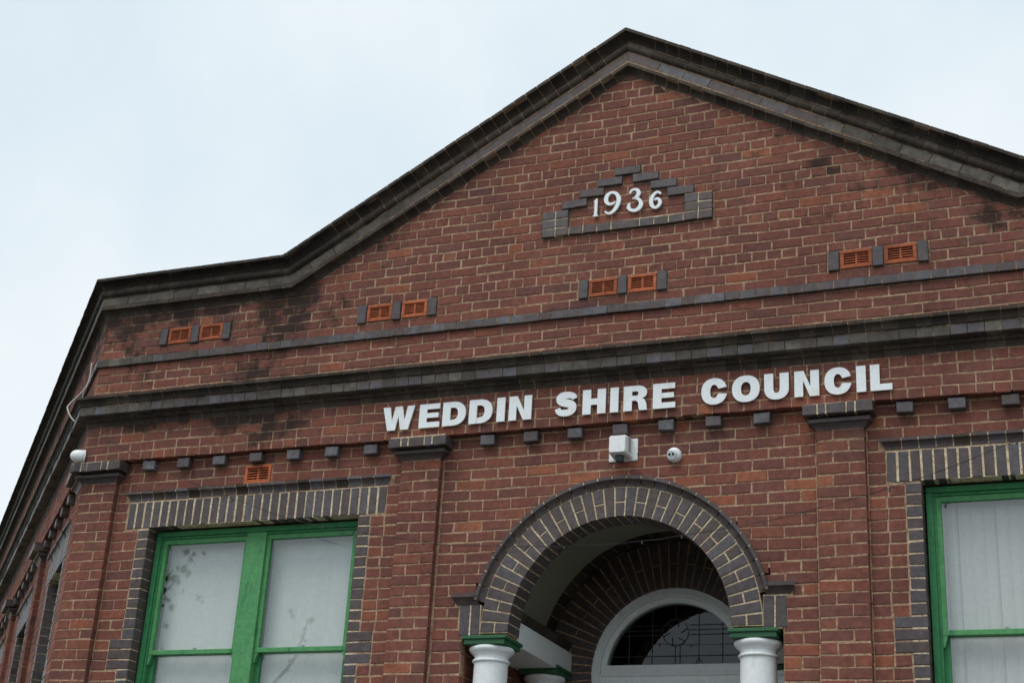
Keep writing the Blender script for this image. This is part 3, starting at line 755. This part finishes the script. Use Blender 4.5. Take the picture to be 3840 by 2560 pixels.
for x in (-.40, -.20, 0.0, .20, .40):
    zt_ = IZ+math.sqrt(.583**2-x*x); 
    if abs(x) < .01: came([(x, zb_), (x, zb_+.16)]); came([(.04, zb_), (.04, zb_+.16)]); came([(x, zb_+.38), (x, zt_)])
    else: came([(x, zb_), (x, zt_)])
for z, x in ((zb_+.075, .56), (zb_+.25, .49), (zb_+.29, .46), (zb_+.33, .43)): came([(-x, z), (-.12 if z > zb_+.1 else 0, z)]); came([(.12 if z > zb_+.1 else 0, z), (x, z)])
came([(.11*math.cos(t*math.pi/12), zb_+.27+.11*math.sin(t*math.pi/12)) for t in range(25)])
for t in range(6): came([(.05*math.cos(t*math.pi/3), zb_+.27+.05*math.sin(t*math.pi/3)), (.11*math.cos(t*math.pi/3+.3), zb_+.27+.11*math.sin(t*math.pi/3+.3))], .004)
came([(.20, zb_+.06), (.16, zb_)]); came([(.20, zb_+.06), (.24, zb_)])
ds = MB()
for s in (-1, 1): ds.box(*sorted((s*.64, s*(RI0+.01))), FYD-.03, FYD+.1, GROUND, IZ-.001, ch=.005)
dsurr = ds.build('door_frame', 'white_paint', B)
tr_ = MB().box(-.64, .64, FYD-.055, FYD+.09, IZ-.095, IZ-.006, ch=.004)
tr_.box(-.64, .64, FYD-.075, FYD+.05, IZ-.028, IZ-.0065, ch=.006); tr_.box(-.64, .64, FYD-.065, FYD+.05, IZ-.115, IZ-.090, ch=.006); tr_.build('transom', 'white_paint', dsurr)
for a, b in ((-.635, -.004), (.004, .635)):
    d = MB().box(a, b, FYD+.02, FYD+.06, GROUND+.01, IZ-.118, ch=.004).build('door', 'dark_green_paint', B)
    for z0, z1 in ((-4.9, -3.7), (-3.5, -1.75)): MB().box(a+.11, b-.11, FYD+.012, FYD+.03, z0, z1, ch=.01).build('door_panel', 'dark_green_paint', d)
room(FRONT, -.9, .9, GROUND, -.5, YB+.21, 3.5)
# columns
def column(x, y):
    prof = [(.128, GROUND+.2), (.145, GROUND+1.2), (.136, -2.4), (.130, -1.64), (.131, -1.625), (.140, -1.622), (.146, -1.614), (.146, -1.607), (.140, -1.600), (.130, -1.597), (.130, -1.572), (.136, -1.570), (.139, -1.564),
            (.142, -1.558), (.158, -1.548), (.170, -1.534), (.174, -1.520), (.170, -1.508), (.158, -1.501)]
    c = MB().lathe(prof, x, y, 40).build('column', 'white_paint', B); shade_auto(c, 35)
    a = MB().box(x-.165, x+.165, y-.165, y+.165, -1.500, -1.462, ch=.003); a.box(x-.180, x+.180, y-.180, y+.180, -1.4625, -1.436, ch=.004)
    a.build('abacus', 'abacus_green', c)
    MB().lathe([(.20, GROUND), (.20, GROUND+.1), (.17, GROUND+.14), (.15, GROUND+.2)], x, y, 32).build('base', 'white_paint', c)
for x in (-1.035, 1.035):
    for y in (.120, 1.26): column(x, y)
for s in (-1, 1): MB().box(*sorted((s*.868, s*1.236)), .0, .231, ARC_Z-.0245, ARC_Z-.014).build('impost_bed', 'mortar', B, dirt=.2)

# ------------------------------------------------------------------ side street wall, at an angle to the front
sx = lambda s: -s
score = core('side_wall', B, SIDE, [(-SIDE_LEN, 0, .70, KZ+.06)], FY+.0035, .2)
for i in range(4):
    z0 = .772+i*.083; course(score, SIDE, -SIDE_LEN, -.004, z0, z0+.083, FY, .07, 'S', (.12 if i % 2 else 0))
for g in range(0, 6):
    z0 = GZ+g*GP; course(score, SIDE, -SIDE_LEN, -.004, z0, z0+GP, FY, .07, 'H' if g == 3 else 'S', (.12 if g % 2 else 0))
sfz = core('side_frieze', B, SIDE, [(-SIDE_LEN, 0, FZ+.012, .53)], FY+.0035, .2)
for i, k in enumerate('HSSH'): course(sfz, SIDE, -SIDE_LEN, -.004, FZ+i*.0855, FZ+(i+1)*.0855, FY, .09, k, (.12 if i == 2 else 0))
SP = [.187, 3.31, 6.45, 9.6, 12.75]; SWIN = []
for a, b in zip(SP[:-1], SP[1:]): SWIN.append(((a+b)/2-.56, (a+b)/2+.56))
boxes = []; prev = .0
for a, b in SWIN:
    boxes.append((-a+.013, -prev, LOW, .185)); boxes.append((-b-.013, -a+.013, WT+.012, .185)); prev = b+.013
boxes.append((-SIDE_LEN, -prev, LOW, .185))
slow = core('side_lower_wall', B, SIDE, boxes, .0035, .2)
for r in range(-2, 33):
    z1 = -r*CH; z0 = z1-CH; e = .12 if r > 4 else 0; e = .235 if 16 <= r <= 18 else e
    if 2 <= r <= 4: e = .25
    if r == 1: e = .27
    holes = [((-b-e, -b-e), (-a+e, -a+e)) for a, b in SWIN] if r >= 1 else []
    course(slow, SIDE, -SIDE_LEN, -.02, z0, z1, 0, .07, 'S', (.12 if r % 2 else 0), holes=holes)
for s in SP[1:]: pilaster(SIDE, -s-.18, -s+.18)
pilaster(SIDE, -.375, -.004)
for a, b in SWIN:
    window_surround(SIDE, -b, -a); sash_window(SIDE, -b+.006, -a-.006, WT-.006, WB, WY, 1); room(SIDE, -b-.2, -a+.2, WB-.2, WT+.2, .205, 2.2)
for a, b in zip(SP[:-1], SP[1:]):
    n = 6
    for i in range(n):
        s = a+.36+(b-a-.72)*i/(n-1); V, F = quad_brick(SIDE, [(-s-.06, .092), (-s+.06, .092), (-s+.06, .174), (-s-.06, .174)], -.065, .1)
        piece('dentil', B, V, F, 'blue_brick', R0.uniform(.3, .8))
# masonry out of the picture: base of the walls, right return, back, roof
lw = MB().box(-5.0, -1.239, .01, .25, GROUND, WB-.06).box(1.239, 5.0, .01, .25, GROUND, WB-.06)
for s in (-1, 1):
    for x0, x1 in ((1.239, WX0-.01), (WX1+.01, 5.0)): lw.box(*sorted((s*x0, s*x1)), .0105, .2495, WB-.0605, LOW+.003)
lw.box(-SIDE_LEN, 0, .01, .2, GROUND, WB-.06, SIDE)
prev = 0
for a, b in SWIN+[(SIDE_LEN, SIDE_LEN)]:
    lw.box(-a+.01, -prev-.01, .0105, .1995, WB-.0605, LOW+.003, SIDE); prev = b
lw.build('wall_base', 'brick_wall_below', B)
far = Vector(SIDE(-SIDE_LEN, 0, 0))
rw = MB().box(4.78, 5.015, .252, 12, GROUND, 1.66).build('return_wall', 'brick_wall_below', B)
MB().box(far.x, 5.0, 12.0, 12.25, GROUND, 1.66).build('back_wall', 'brick_wall_below', B)
rf = MB(); e0 = Vector(SIDE(-.3, .25, 0))
rf.add([(-4.9, .27, 1.55), (0, .27, 3.25), (4.9, .27, 1.55), (4.9, 12.1, 1.55), (0, 12.1, 3.25), (-4.9, 12.1, 1.55)], [(0, 1, 4, 5), (1, 2, 3, 4)])
rf.add([(-4.9, .27, 1.55), (-4.9, 12.1, 1.55), (far.x+.3, 12.1, 1.3), tuple(Vector(SIDE(-SIDE_LEN+.3, .22, 0))+Vector((0, 0, 1.3)))], [(0, 1, 2, 3)])
rf.build('roof', 'roof_metal', B)
flush(B)

# ------------------------------------------------------------------ blinds behind the windows
for i, (x0, x1, ce, lab) in enumerate(((-4.20, -3.36, 'a', 'white roller blind drawn down behind the corner-side sash of the two-light window'), (-3.17, -2.31, 'b', 'white roller blind drawn down behind the arch-side sash of the two-light window'))):
    t = empty('roller_blind', ((x0+x1)/2, .30, WB), lab, 'blind', 'white roller blinds in the two-light window')
    m = MB(); nx = 12
    rings = []
    for k in range(nx+1):
        x = x0+(x1-x0)*k/nx; y = .285+.006*math.sin(k*1.7+i); rings.append([(x, y, WB+.05), (x, y, -.50), (x, y+.002, -.50), (x, y+.002, WB+.05)])
    m.loft(rings); m.build('cloth', 'blind_white', t)
    MB().tube([(x0-.01, .30, -.475), (x1+.01, .30, -.475)], .022, 10).build('roller', 'blind_white', t)
    MB().box(x0, x1, .278, .296, WB+.03, WB+.05, ch=.003).build('bottom_bar', 'blind_white', t)
vb = empty('vertical_blind', (3.25, .3, WB), 'grey vertical slat blind behind the green sash at the far side', 'blind')
MB().box(2.27, 4.24, .27, .31, -.47, -.435, ch=.003).build('headrail', 'blind_grey', vb)
k = 0; x = 2.275
while x < 4.2:
    c = .004*math.sin(k*2.1); m = MB()
    m.add([(x, .272+c, -.47), (x+.045, .269+c, -.47), (x+.092, .280+c, -.47), (x+.092, .280+c, WB+.05), (x+.045, .269+c, WB+.05), (x, .272+c, WB+.05)], [(0, 1, 4, 5), (1, 2, 3, 4)])
    m.build('slat', 'blind_grey', vb, smooth=False); x += .0865; k += 1

# ------------------------------------------------------------------ lettering
def plate(name, loops, y, t, material, parent, bevel=.0):
    """flat metal letter: closed outlines in (x, z), holes by even-odd, thickness t in front of y"""
    cu = bpy.data.curves.new(name, 'CURVE'); cu.dimensions = '2D'; cu.fill_mode = 'BOTH'; cu.extrude = t/2; cu.bevel_depth = bevel
    for lp_ in loops:
        sp = cu.splines.new('POLY'); sp.points.add(len(lp_)-1); sp.use_cyclic_u = True
        for i, (a, b) in enumerate(lp_): sp.points[i].co = (a, b, 0, 1)
    tmp = bpy.data.objects.new('tmp_outline', cu); COL.objects.link(tmp)
    me = bpy.data.meshes.new_from_object(tmp.evaluated_get(bpy.context.evaluated_depsgraph_get()))
    v = [(p.co.x, y-t/2-p.co.z, p.co.y) for p in me.vertices]; f = [tuple(reversed(p.vertices)) for p in me.polygons]
    bpy.data.objects.remove(tmp); bpy.data.curves.remove(cu); bpy.data.meshes.remove(me)
    return mesh_obj(name, v, f, material, parent)
def sq(cx, cz, rx, rz, a0, a1, n=20, p=2.25):
    out = []
    for i in range(n+1):
        a = math.radians(a0+(a1-a0)*i/n); c, s = math.cos(a), math.sin(a)
        out.append((cx+rx*math.copysign(abs(c)**(2/p), c), cz+rz*math.copysign(abs(s)**(2/p), s)))
    return out
LZ0, LZ1 = .258, .462
def glyph(ch, x0, x1):
    S, Bt = .068, .046; z0, z1 = LZ0, LZ1; H = z1-z0; xm = (x0+x1)/2; zm = (z0+z1)/2; ov = .004
    if ch == 'I': return [[(x0, z0), (x1, z0), (x1, z1), (x0, z1)]]
    if ch == 'L': return [[(x0, z0), (x1, z0), (x1, z0+Bt+.004), (x0+S, z0+Bt+.004), (x0+S, z1), (x0, z1)]]
    if ch == 'E': return [[(x0, z0), (x1, z0), (x1, z0+Bt), (x0+S, z0+Bt), (x0+S, zm-.018), (x1-.012, zm-.018), (x1-.012, zm+.023), (x0+S, zm+.023), (x0+S, z1-Bt), (x1-.003, z1-Bt), (x1-.003, z1), (x0, z1)]]
    if ch == 'H': return [[(x0, z0), (x0+S, z0), (x0+S, zm-.026), (x1-S, zm-.026), (x1-S, z0), (x1, z0), (x1, z1), (x1-S, z1), (x1-S, zm+.026), (x0+S, zm+.026), (x0+S, z1), (x0, z1)]]
    if ch == 'N': return [[(x0, z0), (x0+S*.94, z0), (x0+S*.94, z0+H*.62), (x1-S*1.02, z0), (x1, z0), (x1, z1), (x1-S*.94, z1), (x1-S*.94, z0+H*.38), (x0+S*1.02, z1), (x0, z1)]]
    if ch == 'W':
        W = x1-x0; X = lambda t: x0+W*t
        return [[(X(.175), z0), (X(.415), z0), (X(.5), z0+H*.60), (X(.585), z0), (X(.825), z0), (X(1), z1), (X(.775), z1), (X(.70), z0+H*.40), (X(.61), z1), (X(.39), z1), (X(.30), z0+H*.40), (X(.225), z1), (X(0), z1)]]
    if ch == 'O': return [sq(xm, zm, (x1-x0)/2, H/2+ov, 0, 360, 56)[:-1], sq(xm, zm, (x1-x0)/2-S, H/2+ov-Bt-.006, 0, 360, 40)[:-1]]
    if ch == 'C':
        rx = (x1-x0)/2; o = sq(xm, zm, rx, H/2+ov, 22, 338, 48); i = sq(xm, zm, rx-S, H/2+ov-Bt-.006, 336, 24, 40)
        o[0] = (x1-.002, zm+.030); o[-1] = (x1+.001, zm-.026); i[0] = (x1-S+.006, zm-.020); i[-1] = (x1-S+.004, zm+.020)
        return [o+i]
    if ch == 'D':
        xr = x0+(x1-x0)*.45; o = [(x0, z0)]+sq(xr, zm, x1-xr, H/2, -90, 90, 24)+[(x0, z1)]
        h = [(x0+S, z0+Bt+.004)]+sq(xr, zm, x1-xr-S, H/2-Bt-.004, -90, 90, 18)+[(x0+S, z1-Bt-.004)]
        return [o, h]
    if ch == 'U':
        rx = (x1-x0)/2; rz = .092
        return [[(x0, z1)]+sq(xm, z0+rz-ov, rx, rz, 180, 360, 24)+[(x1, z1), (x1-S, z1)]+sq(xm, z0+rz-ov, rx-S, rz-Bt-.006, 360, 180, 18)+[(x0+S, z1)]]
    if ch == 'R':
        zb = z0+H*.43; xr = x0+(x1-x0)*.55; hz = (z1-zb)/2
        o = [(x0, z0), (x0+S, z0), (x0+S, zb-.006), (x0+(x1-x0)*.52, zb-.006)]+[(x1-S-.004, zb-.022), (x1-S, zb-.05), (x1-S+.004, z0+.012), (x1-S+.010, z0), (x1+.004, z0), (x1-.002, z0+.014), (x1-.004, zb-.04), (x1-.018, zb-.002), (x1-.040, zb+.010)]
        o += sq(xr, zb+hz, x1-xr-.001, hz, -38, 90, 18)+[(x0, z1)]
        h = [(x0+S, zb+.034)]+sq(xr, (zb+.034+z1-Bt)/2, x1-xr-S-.001, (z1-Bt-zb-.034)/2, -90, 90, 12)+[(x0+S, z1-Bt)]
        return [o, h]
    if ch == 'S':
        W = x1-x0; P = [(.93, .735), (.86, .86), (.70, .925), (.50, .94), (.30, .915), (.19, .82), (.20, .69), (.33, .595), (.52, .545), (.70, .485), (.82, .39), (.82, .22), (.70, .105), (.50, .06), (.28, .075), (.13, .16), (.07, .30)]
        hw = [.022, .024, .026, .0275, .029, .031, .032, .032, .0325, .032, .032, .031, .029, .0275, .026, .024, .022]
        P = [(x0+.012+(W-.024)*a, z0-.003+.020+(H+.006-.040)*b) for a, b in P]
        return [ribbon(P, hw)]
def ribbon(P, hw, sub=4):
    """outline of a stroke along P with half-widths hw"""
    def cr(p0, p1, p2, p3, t): return tuple(.5*((2*b)+(c-a)*t+(2*a-5*b+4*c-d)*t*t+(3*b-a-3*c+d)*t**3) for a, b, c, d in zip(p0, p1, p2, p3))
    Q = [(*p, w_) for p, w_ in zip(P, hw)]; C = []
    for i in range(len(Q)-1):
        for k in range(sub): C.append(cr(Q[max(0, i-1)], Q[i], Q[i+1], Q[min(len(Q)-1, i+2)], k/sub))
    C.append(Q[-1]); L, Rr = [], []
    for i, c in enumerate(C):
        a = C[max(0, i-1)]; b = C[min(len(C)-1, i+1)]; dx, dz = b[0]-a[0], b[1]-a[1]; n_ = math.hypot(dx, dz) or 1
        L.append((c[0]-dz/n_*c[2], c[1]+dx/n_*c[2])); Rr.append((c[0]+dz/n_*c[2], c[1]-dx/n_*c[2]))
    return L+Rr[::-1]
sign = empty('wall_lettering', (0, FY-.01, LZ0), 'white raised capital letters reading WEDDIN SHIRE COUNCIL on the frieze', 'sign')
for ch, a, b in (('W', -2.045, -1.757), ('E', -1.711, -1.527), ('D', -1.501, -1.297), ('D', -1.267, -1.063), ('I', -1.025, -.955), ('N', -.920, -.727), ('S', -.529, -.342), ('H', -.298, -.108), ('I', -.071, -.004),
                 ('R', .038, .227), ('E', .275, .453), ('C', .658, .856), ('O', .896, 1.107), ('U', 1.142, 1.327), ('N', 1.369, 1.552), ('C', 1.592, 1.788), ('I', 1.825, 1.894), ('L', 1.925, 2.081)):
    plate('letter', glyph(ch, a, b), FY-.014, .012, 'letter_white', sign)
# year numerals, old-style shapes
year = empty('year_numerals', (.02, FY-.01, 1.99), 'white metal numerals 1936 inside the stepped dark brick panel', 'sign')
NY = FY-.012
plate('numeral', [[(-.276, 1.990), (-.232, 1.990), (-.232, 1.998), (-.241, 2.003), (-.240, 2.154), (-.246, 2.156), (-.272, 2.130), (-.270, 2.124), (-.264, 2.126), (-.266, 2.003), (-.276, 1.998)]], NY, .016, 'metal_white', year)
def num(P, hw): plate('numeral', [ribbon(P, hw, 5)], NY, .016, 'metal_white', year)
num([(-.085, 2.105), (-.108, 2.089), (-.135, 2.087), (-.157, 2.103), (-.167, 2.135), (-.157, 2.170), (-.130, 2.190), (-.100, 2.189), (-.072, 2.168), (-.057, 2.130), (-.061, 2.085), (-.082, 2.040), (-.113, 2.008), (-.145, 2.003), (-.172, 2.024)],
    [.004, .009, .012, .015, .017, .016, .012, .012, .015, .0175, .0175, .0155, .012, .009, .007])
num([(.040, 2.160), (.050, 2.184), (.076, 2.193), (.104, 2.182), (.114, 2.155), (.103, 2.128), (.082, 2.116), (.066, 2.110), (.098, 2.106), (.127, 2.083), (.136, 2.048), (.120, 2.015), (.085, 1.998), (.050, 2.008), (.030, 2.036), (.040, 2.072)],
    [.008, .009, .010, .014, .017, .014, .009, .006, .009, .014, .0175, .017, .013, .013, .015, .005])
num([(.302, 2.118), (.290, 2.134), (.268, 2.139), (.244, 2.122), (.226, 2.090), (.222, 2.052), (.234, 2.016), (.258, 2.000), (.284, 2.012), (.298, 2.042), (.288, 2.070), (.266, 2.080), (.248, 2.066)],
    [.009, .009, .010, .013, .0155, .017, .015, .012, .013, .015, .013, .010, .005])

# ------------------------------------------------------------------ fittings on the wall
si = empty('alarm_siren', (.018, 0, -.11), 'white box siren with side louvres and a dark strobe below, above the arch', 'alarm')
MB().box(-.097, .133, -.012, .0, -.115, .066, ch=.006).build('back_plate', 'plastic_white', si)
m = MB(); ring = lambda x0, x1, z0, z1, y, c=.012: [(x0+c, y, z0), (x1-c, y, z0), (x1, y, z0+c), (x1, y, z1-c), (x1-c, y, z1), (x0+c, y, z1), (x0, y, z1-c), (x0, y, z0+c)]
m.loft([ring(-.062, .098, -.102, .058, -.011), ring(-.056, .092, -.098, .052, -.12), ring(-.050, .087, -.094, .046, -.158), ring(-.044, .081, -.088, .040, -.168)])
shade_auto(m.build('housing', 'plastic_white', si), 25)
for i in range(9):
    z = -.070+i*.0125; MB().box(.0905, .0965, -.115, -.055, z, z+.005).build('louvre', 'grey_plastic', si)
st_ = MB().lathe([(.034, -.098), (.034, -.125), (.030, -.148), (.026, -.150)], .018, -.095, 24); shade_auto(st_.build('strobe', 'plastic_dark', si), 40)
for x, z in ((.118, -.095), (.118, .045), (-.083, -.095)): MB().lathe([(.0065, 0), (.0065, .004)], 0, 0, 12).build('screw', 'plastic_dark', si).matrix_world = Matrix.Translation((x, -.012, z)) @ Matrix.Rotation(math.pi/2, 4, 'X')
sc = empty('security_camera', (.423, 0, -.095), 'small white eyeball security camera with two dark lenses above the arch', 'camera')
def turned(prof, o, axis, seg=32):
    """lathe profile (radius, distance) about an axis from o"""
    q = Vector(axis).normalized().to_track_quat('Z', 'Y'); m_ = MB(); m_.lathe(prof, 0, 0, seg); m_.v = [tuple(Vector(o)+q @ Vector(v)) for v in m_.v]; return m_
shade_auto(turned([(.056, 0), (.057, .02), (.055, .036), (.049, .048), (.040, .052)], (.428, .0, -.095), (0, -1, 0)).build('base', 'plastic_white', sc), 50)
ax = Vector((-.12, -.86, -.42)).normalized(); c0 = Vector((.424, -.045, -.097))
shade_auto(turned([(.001, -.042), (.025, -.034), (.040, -.012), (.0415, .0), (.040, .012), (.0365, .026), (.034, .031), (.001, .0315)], c0, ax).build('eyeball', 'metal_white', sc), 40)
sd = ax.cross(Vector((0, 0, 1))).normalized(); upv = sd.cross(ax)
for s in (-1, 1): turned([(.0095, 0), (.0095, .003), (.007, .0035)], c0+ax*.0305+sd*s*.0145+upv*.005, ax, 20).build('lens', 'lens_black', sc)
turned([(.003, 0), (.003, .002)], c0+ax*.031-upv*.014, ax, 10).build('sensor', 'lens_black', sc)

lo_ = Vector(SIDE(-.02, FY, .262)); out = -Vector(SEY)
wl = empty('wall_light', lo_, 'white dome light fixed to the side frieze at the street corner', 'lamp')
shade_auto(turned([(.058, 0), (.060, .012), (.060, .035), (.055, .066), (.044, .092), (.028, .108), (.010, .115), (.001, .116)], lo_, out+Vector((-.25, .1, .08))).build('dome', 'plastic_white', wl), 60)
turned([(.064, -.01), (.064, .008)], lo_, out).build('base_ring', 'plastic_white', wl)

def smooth_path(P, sub=6):
    out_ = []
    for i in range(len(P)-1):
        p = [Vector(P[max(0, i-1)]), Vector(P[i]), Vector(P[i+1]), Vector(P[min(len(P)-1, i+2)])]
        for k in range(sub):
            t = k/sub; out_.append(.5*((2*p[1])+(p[2]-p[0])*t+(2*p[0]-5*p[1]+4*p[2]-p[3])*t*t+(3*p[1]-p[0]-3*p[2]+p[3])*t**3))
    return out_+[Vector(P[-1])]
# loose white cable hanging down the side wall
cabp = [SIDE(-.42, FY-.035, 1.30), SIDE(-.36, FY-.05, 1.05), SIDE(-.30, FY-.18, .82), SIDE(-.22, FY-.19, .74), SIDE(-.16, FY-.16, .66), SIDE(-.10, FY-.12, .60)]
cb_ = MB().tube(smooth_path(cabp, 8), .0065, 7).build('loose_cable', 'cable_white', smooth=True)
tagged(cb_, 'loose white cable dangling over the cornice at the street corner', 'cable')
# wire strung along the front with small lamp holders
WP = [(-4.985, -.13, .505), (-4.728, -.15, .37), (-4.143, -.2, .074), (-3.605, -.2, -.160), (-2.74, -.2, -.477), (-2.161, -.2, -.606), (-1.531, -.2, -.725), (-1.277, -.2, -.763), (-.361, -.2, -.816), (.247, -.2, -.806), (.548, -.2, -.779),
      (1.157, -.2, -.705), (1.452, -.2, -.650), (2.047, -.2, -.513), (2.337, -.2, -.430), (2.913, -.2, -.230), (3.9, -.2, .14), (4.7, -.15, .50)]
wire = empty('festoon_wire', (0, -.2, -.82), 'thin dark wire with tiny lamp holders sagging across the front below the letters', 'wire')
wpts = smooth_path(WP, 6)
MB().tube(wpts, .0019, 5).build('strand', 'cable_black', wire)
MB().tube([p+Vector((0, .004*math.cos(i*1.3), .004*math.sin(i*1.3)-.004)) for i, p in enumerate(wpts)], .0013, 5).build('strand', 'cable_black', wire)
for x in (-4.728, -3.87, -3.3, -2.455, -2.161, -1.53, -.62, -.361, .247, .548, 1.157, 1.452, 2.047, 2.337, 2.913):
    p = min(wpts, key=lambda q: abs(q.x-x)); bm_ = turned([(.003, .0), (.006, -.003), (.006, -.012), (.008, -.016), (.007, -.024), (.002, -.027)], p, (0, 0, 1), 10)
    bm_.build('lamp_holder', 'plastic_dark', wire)

# ------------------------------------------------------------------ street tree left of the picture: its leaves show in the window glass
T = empty('street_tree', (-9.3, -4.9, GROUND), 'street tree with broad lobed leaves mirrored in the window panes', 'tree')
RT_ = random.Random(7)
tk = smooth_path([(-9.3, -4.9, GROUND-.05), (-9.25, -4.95, -3.8), (-9.4, -4.85, -2.2), (-9.3, -4.9, -.6), (-9.2, -4.95, .8)], 5)
MB().tube(tk, [.16-.12*i/len(tk) for i in range(len(tk))], 9).build('trunk', 'bark', T, smooth=True)
limbs = MB(); tips = []
def limb(P, r0, r1):
    q = smooth_path(P, 5); limbs.tube(q, [r0+(r1-r0)*i/(len(q)-1) for i in range(len(q))], 6); return q
for k in range(11):
    a = k*2.4; zb = -1.9+k*.23; L = RT_.uniform(1.0, 1.45)
    q = limb([(-9.3, -4.9, zb), (-9.3+math.cos(a)*L*.5, -4.9+math.sin(a)*L*.5, zb+.45), (-9.3+math.cos(a)*L, -4.9+math.sin(a)*L, zb+.85+RT_.uniform(-.2, .3))], .045, .008); tips += q[3:]
low_ = limb([(-9.3, -4.9, -1.6), (-8.2, -4.95, -1.35), (-7.0, -5.0, -1.0), (-6.2, -5.0, -.75), (-5.78, -5.0, -.25), (-5.72, -5.0, .05)], .05, .006)
limb([(-9.3, -4.9, -1.0), (-8.7, -5.0, -.2), (-8.0, -5.0, .3), (-7.62, -5.0, .66)], .035, .005)
limbs.build('limbs', 'bark', T, smooth=True)
def leaf(mb, p, size):
    ax_ = Vector((RT_.uniform(-1, 1), RT_.uniform(-.5, .5), RT_.uniform(-1.0, .35))).normalized(); nn = Vector((RT_.uniform(-.5, .5), -1, RT_.uniform(-.5, .5))).normalized()
    sd_ = ax_.cross(nn).normalized(); nn = sd_.cross(ax_); o_ = [(0, 0)]
    for t, r in ((-2.0, .38), (-1.55, .18), (-1.15, .75), (-.72, .32), (-.5, .95), (-.2, .42), (0, 1.1), (.2, .42), (.5, .95), (.72, .32), (1.15, .75), (1.55, .18), (2.0, .38)): o_.append((r*math.cos(t), r*math.sin(t)))
    pts_ = [p+(ax_*a+sd_*b)*size+nn*(abs(b)*.18*size) for a, b in o_]
    mb.add(pts_, [(0, i, i+1) for i in range(1, len(o_)-1)])
cr = MB()
for k in range(900):
    p = Vector(RT_.choice(tips))+Vector((RT_.gauss(0, .22), RT_.gauss(0, .22), RT_.gauss(0, .22))); leaf(cr, p, RT_.uniform(.07, .12))
for p in ((-7.52, -5, .92), (-7.56, -5, .72), (-7.50, -5, .66), (-7.62, -5, .6), (-7.78, -5, .62), (-7.84, -5, .5), (-7.8, -5, .33), (-7.70, -5, .28), (-5.95, -5, .08), (-5.72, -5, -.02), (-5.66, -5, .04), (-5.76, -5, -.2), (-5.95, -5, -.5)):
    for k in range(2): leaf(cr, Vector(p)+Vector((RT_.gauss(0, .03), 0, RT_.gauss(0, .03))), RT_.uniform(.08, .11))
cr.build('crown', 'leaf', T)
